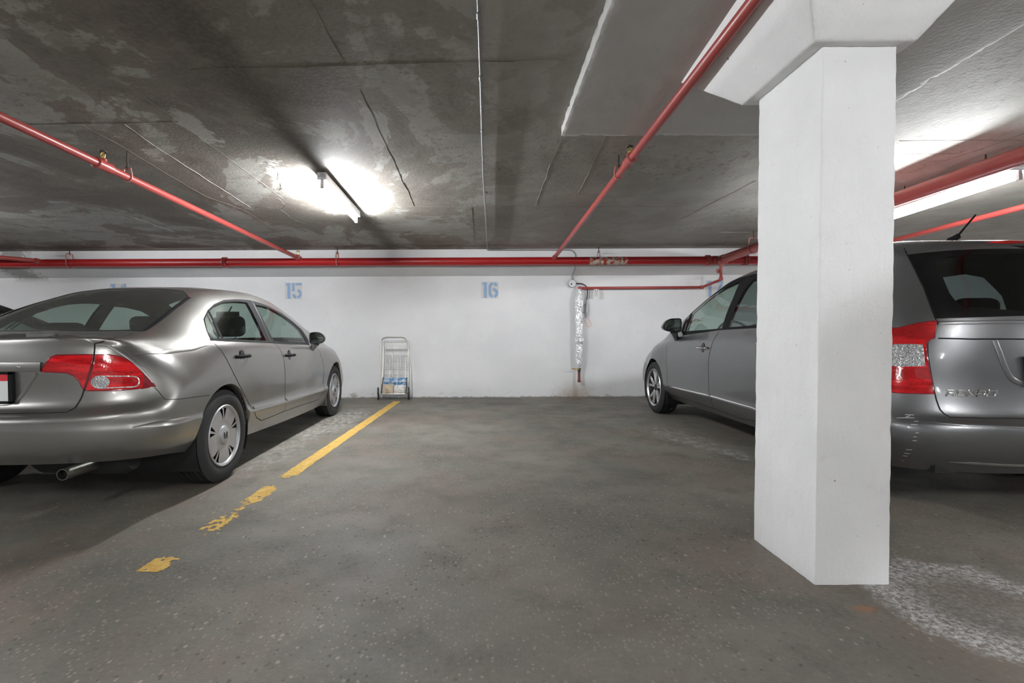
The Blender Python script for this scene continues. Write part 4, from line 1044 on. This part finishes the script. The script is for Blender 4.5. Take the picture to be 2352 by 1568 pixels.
    c.region('hood', [(3.66, -.02, .97), (3.62, .3, .97), (3.50, .62, .94), (3.9, .60, .87), (4.2, .42, .76), (4.3, .2, .74), (4.3, -.02, .74)], 'paint_silver', 0, 'both', depth=1)
    c.region('headlight', [(3.98, .76, .71), (4.12, .66, .76), (4.30, .42, .69), (4.37, .40, .62), (4.25, .66, .58), (4.05, .79, .60)], 'clear_lens', 0)
    # ---- glass
    rdl = C2((272, 290), (304, 225), (350, 182), (420, 153), (500, 147), (616, 155), (655, 230), (702, 320), (763, 457), (600, 450), (440, 445), (322, 438), (292, 370))
    fdl = C2((618, 156), (680, 174), (760, 205), (840, 250), (920, 310), (985, 370), (1030, 440), (1036, 470), (900, 467), (765, 457), (700, 310))
    c.region('door_trim', rdl, 'black_plastic', 0, parent='rear_door', only=None)
    c.region('door_trim', fdl, 'black_plastic', 0, parent='front_door')
    c.region('quarter_window', C2((284, 292), (306, 244), (345, 320), (400, 432), (326, 430), (300, 365)), 'glass', 0, parent='rear_door', off=-.002)
    c.region('rear_door_window', C2((318, 232), (355, 196), (420, 168), (500, 163), (590, 172), (640, 268), (690, 370), (724, 445), (600, 441), (416, 434), (365, 330)), 'glass', 0, parent='rear_door', off=-.002)
    c.region('front_door_window', C2((648, 188), (700, 196), (770, 222), (850, 270), (920, 325), (965, 368), (1000, 430), (1014, 460), (900, 458), (782, 448), (720, 325)), 'glass', 0, parent='front_door', off=-.002)
    pb = c.cast(*C8((720, 936))[0])
    rw = C8((720, 936), (1100, 937), (1535, 940), (1640, 880), (1800, 760), (1950, 645), (2045, 575)) + [(1.215, .38, 1.36), (1.235, .2, 1.37), (1.24, -.02, 1.37), (.9, -.02, 1.23), (pb.x, -.02, pb.z)]
    c.region('rear_window', rw, 'glass_rear', 0, 'both', off=-.002, depth=1.0, label='dusty sloping rear window')
    c.region('windshield', [(2.42, -.02, 1.4), (2.40, .30, 1.4), (2.45, .52, 1.32), (2.8, .575, 1.2), (3.2, .635, 1.05), (3.50, .66, .95), (3.58, .35, .99), (3.63, -.02, .99)], 'glass', 0, 'both', off=-.002, depth=1.0)
    # ---- lamps
    tlo = C1((688, 547), (780, 546), (870, 561), (930, 590), (980, 625), (1025, 660), (1080, 720), (1120, 775), (1020, 790), (900, 800), (800, 805), (614, 805), (645, 710), (668, 640))
    c.region('tail_light', tlo, 'red_lens', 0, depth=.6, step=.05)
    c.region('side_marker', C1((1010, 655), (1040, 680), (1080, 722), (1118, 775), (1024, 788), (1036, 740), (1030, 690)), 'red_lens_dark', 0, parent='tail_light', step=.05)
    c.region('reverse_lens', [(x, y) for x, y in C1(*[(722+62*math.cos(a), 745+40*math.sin(a)) for a in [2*math.pi*k/16 for k in range(16)]])], 'clear_lens', 0, parent='tail_light', step=.05)
    tli = C1((405, 550), (540, 547), (668, 546), (655, 635), (630, 715), (600, 798), (572, 742), (530, 697), (480, 677), (380, 672), (292, 669), (335, 600), (365, 565))
    c.region('trunk_light', tli, 'red_lens', 0, parent='trunk_lid', step=.05)
    c.finish()
    RO = c.reg_obj; T = RO('trunk_lid'); two = lambda n: (RO(n, 0), RO(n, 1)); B = RO('rear_bumper')
    # ---- seams
    S = 'seam'
    c.ribbon('trunk_seam', c.path(trunk[:13]), .0075, .0004, S, T)
    c.ribbon('bumper_seam', c.path(C2((318, 838), (200, 853), (100, 866), (10, 872)) + C1((1185, 865), (1140, 810), (1112, 783))), .004, .0003, S, B)
    c.ribbon('door_seam', c.path(rd[:18]), .007, .0004, S, two('rear_door'))
    c.ribbon('door_seam', c.path(fd[5:13]), .006, .0004, S, two('front_door'))
    c.ribbon('window_seal', c.path(C2((322, 440), (440, 447), (600, 452), (740, 457), (765, 459), (900, 469), (1036, 472))), .016, .004, 'black_plastic', None)
    c.ribbon('window_bar', c.path(C2((310, 232), (360, 330), (412, 440))), .018, .004, 'black_plastic', two('rear_door'))
    c.ribbon('glass_border', c.path(C8((644, 936), (1100, 937), (1535, 940))), .030, .0006, 'black_plastic', RO('rear_window'), join=True)
    c.ribbon('glass_border', c.path(C8((1535, 940), (1640, 880), (1800, 760), (1950, 645), (2045, 575))), .032, .0006, 'black_plastic', RO('rear_window'))
    c.ribbon('lamp_border', c.path(tlo), .007, .001, 'red_lens_dark', two('tail_light'), closed=True)
    c.ribbon('lamp_border', c.path(tli), .007, .001, 'red_lens_dark', T, closed=True)
    oval = [(655+(345 if 0 else 0), 745)]
    ov = C1(*([(722+66*math.cos(a), 745+44*math.sin(a)) for a in [math.pi/2+math.pi*k/8 for k in range(9)]] + [(960+44*math.cos(a), 740+38*math.sin(a)) for a in [-math.pi/2+math.pi*k/8 for k in range(9)]]))
    c.ribbon('lens_ring', c.path(ov), .006, .002, 'clear_lens', two('tail_light'), closed=True)
    c.ribbon('lens_ring', c.path(C1(*[(722+64*math.cos(a), 745+42*math.sin(a)) for a in [2*math.pi*k/20 for k in range(20)]])), .005, .002, 'clear_lens', two('tail_light'), closed=True)
    # ---- trunk details
    c.ribbon('spoiler_lip', c.path(C1((-170, 418), (200, 418), (450, 422), (560, 428), (620, 440), (668, 462))), .046, .019, 'paint_silver', T, join=True, taper=True, prof=[(-.5, 0), (-.30, .95), (-.2, 1), (.5, 0)])
    PS = 'paint_silver'; step_ = [(-.5, 0), (-.44, 1), (.5, 0)]
    c.ribbon('lamp_crease', c.path(C1((692, 470), (780, 487), (870, 527), (960, 592), (1040, 672), (1110, 758)), 3), .020, .005, PS, None, taper=True)
    c.ribbon('shoulder_crease', c.path(C1((960, 538), (1100, 530), (1254, 520)) + C2((60, 520), (180, 505), (300, 478))), .030, .004, PS, None, taper=True)
    c.ribbon('bumper_crease', c.path(C1((-170, 1040), (0, 1040), (200, 1036), (420, 1026), (640, 1012), (800, 1000), (880, 978), (930, 930)), 2), .022, .006, PS, B, join=True, taper=True)
    c.ribbon('side_moulding', c.path(C1((955, 1072), (1080, 1052), (1254, 1032)) + C2((120, 1016), (222, 1005))), .040, .008, PS, B, taper=True, prof=step_)
    c.ribbon('side_moulding', c.path(C2((632, 925), (740, 900), (858, 872))), .036, .008, PS, two('rear_door'), prof=step_)
    c.ribbon('side_moulding', c.path(C2((868, 869), (1000, 832), (1140, 796))), .036, .008, PS, two('front_door'), prof=step_)
    c.ribbon('trunk_garnish', c.path(C1((-170, 636), (0, 637), (150, 636), (300, 634))), .052, .010, 'paint_silver', T, join=True, prof=[(-.5, 0), (-.42, 1), (.42, 1), (.5, 0)])
    c.ribbon('recess_crease', c.path(C1((262, 682), (215, 750), (165, 830), (110, 885), (50, 903), (-170, 905)), 3), .016, .005, 'paint_silver', T, join=True)
    p = c.cast(*C1((148, 633))[0]); q, n = c.near(p)
    c.part('lock_cylinder', MB().lathe([(0, -.004), (.006, -.004), (.009, -.002), (.010, .004)], 14, 'x', q+n*.011), 'chrome', T)
    f = c.near((.1, .0, .74))[0].x
    # plate
    pl = rbox('licence_plate', (.004, .305, .152), (f-.013, 0, .742), 'plate_white', c.root, 0)
    fr = MB()
    for a, b in (((-.172, .660), (.172, .672)), ((-.172, .812), (.172, .824)), ((-.172, .660), (-.150, .824)), ((.150, .660), (.172, .824))): fr.box((f-.02, a[0], a[1]), (f-.004, b[0], b[1]))
    fr.build('plate_frame', 'black_plastic', pl); 
    rbox('plate_sticker', (.001, .05, .035), (f-.0156, -.122, .795), 'plate_red', pl, 0)
    # exhaust
    e = MB().lathe([(.026, .055), (.030, .055), (.030, .30), (.026, .30)], 24, 'x', (0, .43, .285)).tube([(.3, .43, .285), (.75, .40, .27)], .028, 16)
    c.part('exhaust_pipe', e, 'exhaust'); c.part('exhaust_inside', MB().lathe([(0, .09), (.0262, .09), (.0262, .057)], 20, 'x', (0, .43, .285)), 'seam')
    c.part('muffler', MB().tube([(.35, .05, .30), (.35, .1, .30), (.35, .55, .29), (.35, .60, .29)], [.06, .085, .085, .06], 16), 'underbody')
    # ---- wheels
    for sd in (1, -1):
        for x in (AX, FX): wheel(c, x, R, .862 if x == AX else .855, R, .203, .205, 'cover', sd)
    # ---- underside, mud flaps
    u = MB().box((.55, -.56, .25), (4.3, .56, .32)).box((1.28, -.775, .235), (3.14, .775, .29)); c.part('underbody', u, 'underbody')
    m = MB(); y = .845
    m.add([(3.18, y, .33), (3.21, y, .17), (3.205, y-.22, .17), (3.19, y-.22, .33), (3.20, y, .33), (3.23, y, .17), (3.225, y-.22, .17), (3.21, y-.22, .33)], [(0, 1, 2, 3), (4, 5, 6, 7), (0, 1, 5, 4), (1, 2, 6, 5), (2, 3, 7, 6), (3, 0, 4, 7)]); c.part('mud_flap', m, 'paint_silver', None, True)
    # ---- mirrors and handles
    ym = .93
    def mpx(px, y): o = c.Mi @ CAM; d = c.Mi.to_3x3() @ ray(*px); return o+d*((y-o.y)/d.y)
    m0 = mpx(C2((1090, 428))[0], ym)
    def onx(px, x): o = c.Mi @ CAM; d = c.Mi.to_3x3() @ ray(*px); return o+d*((x-o.x)/d.x)
    mirror_unit(c, [onx(p, m0.x) for p in C2((1040, 392), (1075, 384), (1115, 390), (1142, 414), (1146, 440), (1125, 461), (1080, 468), (1042, 466), (1036, 430))], .09, 'paint_silver', two('front_door'), c.cast(*C2((1065, 512))[0])+Vector((0, -.02, 0)), onx(C2((1076, 462))[0], m0.x)+Vector((.035, 0, 0)))
    for nm, px in (('rear_door', (553, 558)), ('front_door', (893, 550))):
        p = c.cast(*C2(px)[0]); handle_unit(c, two(nm), p, None, 'black_plastic')
    # ---- interior
    for y in (.37, -.37):
        seat(c, 2.08, y, .50, .97, .19); seat(c, 1.22, y*1.0, .52, .95, .13, .52, .35)
    seat(c, 1.22, 0, .52, .95, .06, .2, .35)
    rbox('parcel_shelf', (.48, 1.15, .03), (.80, 0, .975), 'interior', c.root, .008)
    d = rbox('dashboard', (.55, 1.30, .16), (3.12, 0, .84), 'interior', c.root, .05)
    m = MB().tube([Vector((2.68+math.cos(a)*.06, .37+math.sin(a)*.18, .90+math.cos(a)*.16)) for a in [2*math.pi*k/24 for k in range(24)]], .014, 8, closed=True)
    m.tube([(2.68, .19, .9), (2.68, .55, .9)], .016, 8).tube([(2.68, .37, .9), (2.9, .37, .82)], .03, 8).build('steering_wheel', 'black_plastic', d)
    rm = rbox('rear_view_mirror', (.02, .24, .06), (2.62, 0, 1.235), 'black_plastic', c.root, .008); MB().tube([(2.63, 0, 1.25), (2.70, 0, 1.32)], .008, 6).build('mirror_mount', 'black_plastic', rm)
    return c
SEDAN = sedan()

def wagon():
    LN = [
     dict(e=(.10, .38, 2.7, 4.45, .5, 2.3), Y=[(.4, .80), (1.3, .80), (3.2, .80), (4.0, .78)], Z=[(.1, .245), (.5, .245), (1.2, .225), (3.0, .225), (3.4, .23), (4.45, .22)]),
     dict(e=(.03, .40, 2.7, 4.51, .5, 2.3), Y=[(.4, .862), (.9, .875), (1.3, .858), (3.2, .858), (3.63, .87), (4.0, .83)], Z=[(.0, .34), (.5, .33), (1.3, .30), (3.1, .30), (4.5, .32)]),
     dict(e=(.0, .40, 2.7, 4.54, .5, 2.3), Y=[(.4, .892), (.9, .905), (1.3, .897), (3.2, .897), (3.63, .90), (4.0, .85)], Z=[(.0, .43), (.5, .42), (1.3, .385), (3.1, .385), (4.5, .42)]),
     dict(e=(.004, .40, 2.7, 4.545, .5, 2.3), Y=[(.4, .892), (.9, .905), (1.3, .897), (3.2, .897), (3.63, .90), (4.0, .85)], Z=[(.0, .515), (.5, .50), (1.3, .45), (3.1, .45), (4.5, .50)]),
     dict(e=(.05, .40, 2.7, 4.53, .5, 2.3), Y=[(.4, .885), (.9, .905), (1.3, .900), (3.2, .900), (3.63, .90), (4.0, .84)], Z=[(.05, .558), (.3, .57), (.6, .60), (2, .60), (4, .58), (4.53, .56)]),
     dict(e=(.082, .42, 2.6, 4.50, .5, 2.3), Y=[(.4, .878), (.9, .905), (1.3, .906), (3.2, .905), (3.63, .895), (4.0, .82)], Z=[(.082, .68), (.5, .73), (1.0, .76), (3.0, .74), (4.0, .70), (4.5, .62)]),
     dict(e=(.095, .44, 2.5, 4.45, .5, 2.3), Y=[(.4, .865), (.9, .895), (1.3, .900), (3.2, .893), (3.63, .87), (4.0, .77)], Z=[(.095, .88), (.5, .90), (1.0, .92), (2.4, .91), (3.0, .89), (3.8, .81), (4.45, .66)]),
     dict(e=(.125, .44, 2.5, 4.38, .5, 2.2), Y=[(.4, .84), (.9, .868), (1.3, .872), (2.6, .862), (3.2, .845), (3.6, .80), (4.0, .68)], Z=[(.125, 1.06), (.5, 1.065), (1.0, 1.05), (2.0, 1.035), (2.8, .995), (3.3, .945), (3.8, .875), (4.38, .72)]),
     dict(e=(.20, .44, 2.5, 4.34, .5, 2.2), Y=[(.5, .80), (.9, .812), (1.3, .812), (2.0, .80), (2.6, .80), (3.0, .815), (3.3, .815), (3.7, .74), (4.0, .62), (4.3, .4)], Z=[(.2, 1.30), (.5, 1.32), (1.0, 1.32), (1.8, 1.30), (2.3, 1.26), (2.8, 1.13), (3.1, 1.04), (3.4, .965), (3.8, .90), (4.34, .755)]),
     dict(e=(.245, .36, 2.7, 4.30, .5, 2.2), Y=[(.5, .66), (1.0, .68), (1.8, .675), (2.3, .685), (2.8, .735), (3.3, .765), (3.7, .67), (4.2, .45)], Z=[(.245, 1.515), (.5, 1.54), (1.0, 1.555), (1.7, 1.553), (2.1, 1.515), (2.4, 1.43), (2.8, 1.265), (3.2, 1.09), (3.5, .985), (3.9, .91), (4.3, .785)]),
     dict(e=(.26, .36, 2.7, 4.28, .5, 2.2), Y=[(.5, .38), (2.3, .39), (3.3, .45), (4.2, .25)], Z=[(.26, 1.53), (.5, 1.57), (1.0, 1.60), (1.7, 1.60), (2.1, 1.565), (2.4, 1.49), (2.8, 1.33), (3.2, 1.15), (3.5, 1.03), (3.65, .99), (3.9, .95), (4.28, .83)]),
     dict(e=(.265, .36, 2.7, 4.27, .5, 2.2), Y=[(0, 0)], Z=[(.26, 1.533), (.5, 1.577), (1.0, 1.61), (1.7, 1.61), (2.1, 1.578), (2.4, 1.505), (2.8, 1.35), (3.2, 1.17), (3.5, 1.045), (3.67, 1.0), (3.9, .96), (4.27, .84)])]
    c = Car('wagon', 'grey compact wagon parked behind the white concrete column', LN, (3.085, 2.45, 0), 0.0, 1, 'paint_grey')
    AX, FX, R = .93, 3.62, .325
    c.arch(AX, R+.005, .365, .88); c.arch(FX, R+.005, .365, .875)
    c.cabin = lambda p: p.z > .88 and .2 < p.x < 3.66
    # ---- panels
    hatch = C7((1300, 893), (1098, 890), (800, 888), (520, 880), (470, 850), (440, 818), (412, 745), (385, 620), (362, 500), (345, 400), (342, 300), (355, 283), (398, 258), (418, 130)) + C6((545, 1345), (500, 1230), (420, 1010), (330, 830), (245, 665), (215, 600)) + [(.28, .5, 1.52), (.27, .3, 1.53), (.27, -.02, 1.53), (.15, -.02, 1.1), (.06, -.02, .56)]
    c.region('tailgate', hatch, 'paint_grey', 0, 'both', depth=1.0)
    c.region('rear_bumper', C7((1300, 893), (1098, 890), (800, 888), (520, 880), (470, 850), (440, 818), (412, 745), (398, 698), (250, 694), (95, 690)) + [(.40, .87, .69), (.52, .885, .60), (.57, .87, .3), (.35, .80, .26), (.1, .4, .265), (.08, -.02, .265), (.05, -.02, .56)], 'paint_grey', 0, 'both', depth=1.5)
    c.pred('tailgate_spoiler', lambda p: p.z > 1.40, 'paint_grey', 'both', only=(1,))
    fd = C5((395, 690), (378, 760), (374, 900), (385, 1050), (425, 1143), (600, 1200), (785, 1262), (760, 1155), (742, 1130), (735, 950), (740, 830), (770, 700), (825, 600), (870, 480), (960, 270), (1040, 120), (900, 165), (700, 290), (600, 382), (545, 445), (498, 560), (490, 620))
    c.region('front_door', fd, 'paint_grey', 0, depth=.5)
    rd = C5((825, 600), (770, 700), (740, 830), (735, 950), (742, 1130), (760, 1155), (785, 1262), (1000, 1343)) + [(1.35, .86, .30), (1.30, .9, .45), (1.24, .9, .60), (1.05, .9, .80), (.98, .87, 1.06), (1.05, .80, 1.40), (1.2, .73, 1.50)] + C5((1115, 98), (1040, 120), (960, 270), (870, 480))
    c.region('rear_door', rd, 'paint_grey', 0, depth=.6)
    c.region('hood', [(3.68, -.02, 1.0), (3.62, .35, 1.0), (3.50, .70, .97), (3.9, .62, .90), (4.2, .42, .82), (4.3, .2, .8), (4.3, -.02, .8)], 'paint_grey', 0, 'both', depth=1)
    c.region('headlight', [(4.0, .78, .74), (4.12, .70, .80), (4.33, .42, .74), (4.43, .40, .66), (4.3, .68, .60), (4.05, .84, .62)], 'clear_lens', 0)
    # ---- glass
    fdl = C5((503, 605), (520, 540), (556, 440), (604, 392), (700, 302), (850, 208), (950, 160), (1045, 132), (965, 300), (870, 500), (838, 580), (700, 600), (520, 628))
    rdl = C5((838, 580), (870, 500), (965, 300), (1045, 132), (1115, 110)) + [(1.25, .72, 1.49), (1.12, .745, 1.45), (1.04, .80, 1.28), (1.02, .86, 1.08), (1.4, .87, 1.06)] + C5((1115, 562), (900, 578))
    c.region('door_trim', fdl, 'black_plastic', 0, parent='front_door', depth=.5)
    c.region('door_trim', rdl, 'black_plastic', 0, parent='rear_door', depth=.5)
    c.region('front_vent_window', C5((520, 600), (540, 530), (572, 458), (582, 452), (555, 530), (535, 600)), 'glass', 0, parent='front_door', off=-.002)
    c.region('front_door_window', C5((548, 598), (570, 535), (602, 440), (660, 385), (760, 305), (880, 230), (960, 192), (1010, 176), (940, 330), (880, 480), (850, 574), (700, 588)), 'glass', 0, parent='front_door', off=-.002, depth=.5)
    c.region('rear_door_window', C5((905, 566), (935, 480), (1000, 330), (1050, 240), (1115, 160)) + [(1.3, .73, 1.47), (1.18, .75, 1.43), (1.10, .80, 1.28), (1.08, .855, 1.09)] + C5((1115, 548)), 'glass_privacy', 0, parent='rear_door', off=-.002, depth=.5)
    c.region('quarter_window', [(.92, .80, 1.40), (.96, .855, 1.10), (.62, .84, 1.12), (.55, .78, 1.30), (.60, .74, 1.40), (.75, .73, 1.43)], 'glass_privacy', 0, off=-.002)
    c.region('windshield', [(2.25, -.02, 1.55), (2.22, .35, 1.54), (2.28, .62, 1.47), (2.7, .69, 1.31), (3.1, .735, 1.13), (3.45, .74, 1.0), (3.56, .4, 1.02), (3.62, -.02, 1.01)], 'glass', 0, 'both', off=-.002, depth=1.0)
    gb = C6((1900, 1305), (1485, 1315), (1100, 1328), (800, 1338), (545, 1345), (500, 1230), (420, 1010), (330, 830), (250, 668), (500, 640), (900, 612), (1485, 602)) + [(.27, .1, 1.49), (.27, -.02, 1.49), (.13, -.02, 1.08)]
    c.region('rear_glass_frame', gb, 'black_gloss', 0, 'both', parent='tailgate', depth=1.0)
    gi = C6((1900, 1255), (1485, 1262), (1200, 1245), (1000, 1228), (850, 1224), (770, 1170), (700, 1080), (620, 890), (562, 775), (568, 735), (600, 705), (700, 685), (1000, 668), (1485, 655)) + [(.25, .1, 1.45), (.25, -.02, 1.45), (.14, -.02, 1.12)]
    c.region('rear_window', gi, 'glass_privacy', 0, 'both', parent='tailgate', depth=1.0, off=-.002)
    # ---- lamps
    tl = C7((414, 122), (396, 256), (352, 281), (336, 296), (338, 400), (358, 510), (378, 600), (396, 697), (250, 693), (95, 690)) + [(.40, .87, .70), (.47, .89, .82), (.44, .86, .98), (.36, .83, 1.04)] + C7((110, 180), (250, 145))
    c.region('tail_light', tl, 'red_lens', 0, depth=.8, step=.05)
    c.region('turn_lens', C7((80, 312), (200, 310), (302, 314), (318, 475), (200, 478), (80, 478)) + [(.34, .86, .83), (.33, .86, .92)], 'clear_lens', 0, parent='tail_light', depth=.6, step=.05)
    c.finish()
    RO = c.reg_obj; two = lambda n: (RO(n, 0), RO(n, 1)); T = RO('tailgate'); B = RO('rear_bumper'); S = 'seam'
    c.ribbon('tailgate_seam', c.path(hatch[:20]), .0065, .0004, S, T, join=True)
    c.ribbon('door_seam', c.path(fd[:7]), .006, .0004, S, two('front_door'))
    c.ribbon('door_seam', c.path(fd[6:13]), .007, .0004, S, two('front_door'))
    c.ribbon('door_seam', c.path(rd[6:14]), .006, .0004, S, two('rear_door'))
    c.ribbon('chrome_moulding', c.path(C5((412, 1077), (500, 1098), (620, 1126), (752, 1156))), .022, .007, 'chrome', two('front_door'), taper=True)
    c.ribbon('chrome_moulding', c.path(C5((758, 1158), (900, 1200), (1115, 1262)) + [(1.32, .9, .395)]), .022, .007, 'chrome', two('rear_door'))
    c.ribbon('window_seal', c.path(C5((520, 630), (700, 603), (838, 583), (1115, 566)) + [(1.02, .87, 1.06)]), .014, .004, 'black_plastic', None)
    c.ribbon('pillar_trim', c.path(C5((878, 568), (900, 520), (965, 380), (1052, 210), (1110, 120))), .03, .003, 'black_plastic', two('rear_door'))
    c.ribbon('lamp_border', c.path(tl), .006, .0012, 'red_lens_dark', two('tail_light'), closed=True)
    c.ribbon('lens_border', c.path(C7((80, 312), (200, 310), (302, 314), (318, 475), (200, 478), (80, 478))), .007, .002, 'clear_lens', two('tail_light'))
    c.ribbon('brake_light', c.path(C6((1100, 538), (1300, 535), (1485, 533), (1900, 530))), .024, .006, 'red_lens', T, join=True, taper=True, label='red high-mounted brake light')
    c.ribbon('tailgate_crease', c.path(C7((425, 262), (700, 268), (1098, 268), (1300, 268))), .008, .0008, S, T, join=True)
    c.ribbon('tailgate_ledge', c.path(C7((425, 142), (700, 138), (1098, 131), (1300, 128))), .022, .006, 'paint_grey', T, join=True)
    c.ribbon('plate_recess_edge', c.path(C7((868, 278), (905, 370), (955, 500), (1000, 575), (1050, 605), (1098, 612), (1300, 612)), 3), .030, .004, 'paint_grey', T, join=True)
    c.ribbon('bumper_moulding', c.path(C7((506, 1228), (700, 1238), (1098, 1256), (1300, 1262))), .016, .006, 'chrome', B, join=True, taper=True)
    c.ribbon('bumper_ledge', c.path(C7((290, 915), (450, 922), (640, 938), (1098, 963), (1300, 968))), .014, .005, 'paint_grey', B, join=True, taper=True)
    # scuffs on the bumper corner
    for (a, b) in [((100, 885), (240, 885)), ((165, 860), (235, 862)), ((170, 880), (205, 868)), ((235, 912), (270, 912)), ((248, 1002), (275, 1002)), ((232, 1033), (258, 1033)), ((225, 1062), (258, 1064)), ((175, 1132), (222, 1134)), ((160, 1160), (205, 1164)), ((150, 1180), (185, 1184)), ((138, 1218), (160, 1220)), ((212, 935), (262, 938))]:
        c.ribbon('scuff', c.path(C7(a, b)), .0032, .0005, 'stencil_patch', B, mirror=False)
    # raised chrome lettering
    def letter(strokes, ox):
        for st in strokes:
            pts = [(2172+ox+(x*19+y*3.2), 909-y*12.5) for x, y in st]
            c.ribbon('badge_letter', c.path(pts), .0085, .004, 'chrome', T, mirror=False, step=.006, lift=.001)
    letter([[(0, 1), (.85, 1), (.95, .75), (.8, .5), (.3, .5)], [(.15, .75), (.05, 0)], [(.45, .5), (.95, 0)]], 0)
    letter([[(.1, .5), (.1, 1), (.95, 1), (.95, 0), (.0, 0), (.0, .45)]], 24)
    letter([[(0, 0), (.1, 1), (.85, 0), (.95, 1)]], 48)
    letter([[(.05, 1), (.85, 1), (.98, .7), (.95, .3), (.8, 0), (0, 0)], [(.0, .55), (.3, .55)]], 71)
    letter([[(.1, .5), (.1, 1), (.98, 1), (.95, 0), (.0, 0), (.0, .45)]], 95)
    # plate (right of the frame edge)
    f = c.near((.09, 0, .80))[0].x; pl = rbox('licence_plate', (.004, .305, .152), (f-.012, 0, .80), 'plate_white', c.root, 0)
    fr = MB()
    for a, b in (((-.172, .718), (.172, .73)), ((-.172, .87), (.172, .882)), ((-.172, .718), (-.150, .882)), ((.150, .718), (.172, .882))): fr.box((f-.018, a[0], a[1]), (f-.002, b[0], b[1]))
    fr.build('plate_frame', 'black_plastic', pl)
    # antenna
    b = c.near((.46, .19, 1.6))[0]; m = MB().tube([b+Vector((.05, 0, -.004)), b+Vector((.02, 0, .008)), b+Vector((-.02, 0, .022)), b+Vector((-.03, 0, .010))], [.010, .022, .018, .008], 10); a, = c.part('antenna_base', m, 'black_plastic')
    best = None
    for k in range(80):
        x = .46-k*.005; o = c.Mi @ CAM; d = c.Mi.to_3x3() @ ray(2241, 493); q = o+d*((x-o.x)/d.x)
        if best is None or abs(q.y-b.y) < best[0]: best = (abs(q.y-b.y), q)
    c.part('antenna_rod', MB().tube([b+Vector((-.01, 0, .015)), best[1]], [.006, .0045], 8), 'black_plastic', a)
    for sd in (1, -1):
        for x in (AX, FX): wheel(c, x, R, .890, R, .230, .225, 'alloy', sd)
    u = MB().box((.14, -.60, .24), (4.35, .60, .31)).box((1.34, -.775, .24), (3.2, .775, .30)); c.part('underbody', u, 'underbody')
    m = MB().box((3.20, .66, .17), (3.225, .87, .36)); c.part('mud_flap', m, 'black_plastic', None, True)
    o = c.Mi @ CAM; d = c.Mi.to_3x3() @ ray(1546, 750); q = o+d*((1.0-o.y)/d.y)
    def onx(px, x): d = c.Mi.to_3x3() @ ray(*px); return o+d*((x-o.x)/d.x)
    mm = lambda *pp: [onx((a/7.84+1440, b/7.84+600), q.x) for a, b in pp]
    mirror_unit(c, mm((975, 1035), (880, 1027), (800, 1033), (730, 1066), (680, 1125), (650, 1185), (690, 1235), (800, 1266), (900, 1278), (975, 1262), (985, 1150)), .12, 'paint_grey', two('front_door'), c.cast(1551, 780)+Vector((0, -.015, 0)), mm((880, 1262))[0]+Vector((.05, 0, 0)))
    for nm, px in (('front_door', (690, 742)),):
        handle_unit(c, two(nm), c.cast(*C5(px)[0]), None, 'chrome', .20)
    hp = c.sidept(1.20, .93); handle_unit(c, two('rear_door'), hp, None, 'chrome', .20)
    for y in (.38, -.38):
        seat(c, 2.05, y, .58, 1.10, .19); seat(c, 1.05, y, .60, 1.08, .14, .54, .30)
    d = rbox('dashboard', (.60, 1.34, .18), (3.05, 0, .90), 'interior', c.root, .05)
    MB().tube([Vector((2.62+math.cos(a)*.06, .38+math.sin(a)*.18, .98+math.cos(a)*.16)) for a in [2*math.pi*k/24 for k in range(24)]], .014, 8, closed=True).build('steering_wheel', 'black_plastic', d)
    return c
WAGON = wagon()

def dark_sedan():
    src = SEDAN.root; r = src.copy(); COL.objects.link(r); r.name = 'sedan'
    r.location = (-5.62, 2.62, 0); r.rotation_euler = (0, 0, math.pi/2+.01)
    tag(r, 'black sedan parked beside the silver sedan away from the yellow line', 'car')
    def cp(o, par):
        n = o.copy(); COL.objects.link(n); n.parent = par
        if n.type == 'MESH' and n.data.materials and n.data.materials[0].name == 'paint_silver':
            n.material_slots[0].link = 'OBJECT'; n.material_slots[0].material = MT['paint_dark']
        for ch in o.children: cp(ch, n)
    for ch in src.children: cp(ch, r)
dark_sedan()
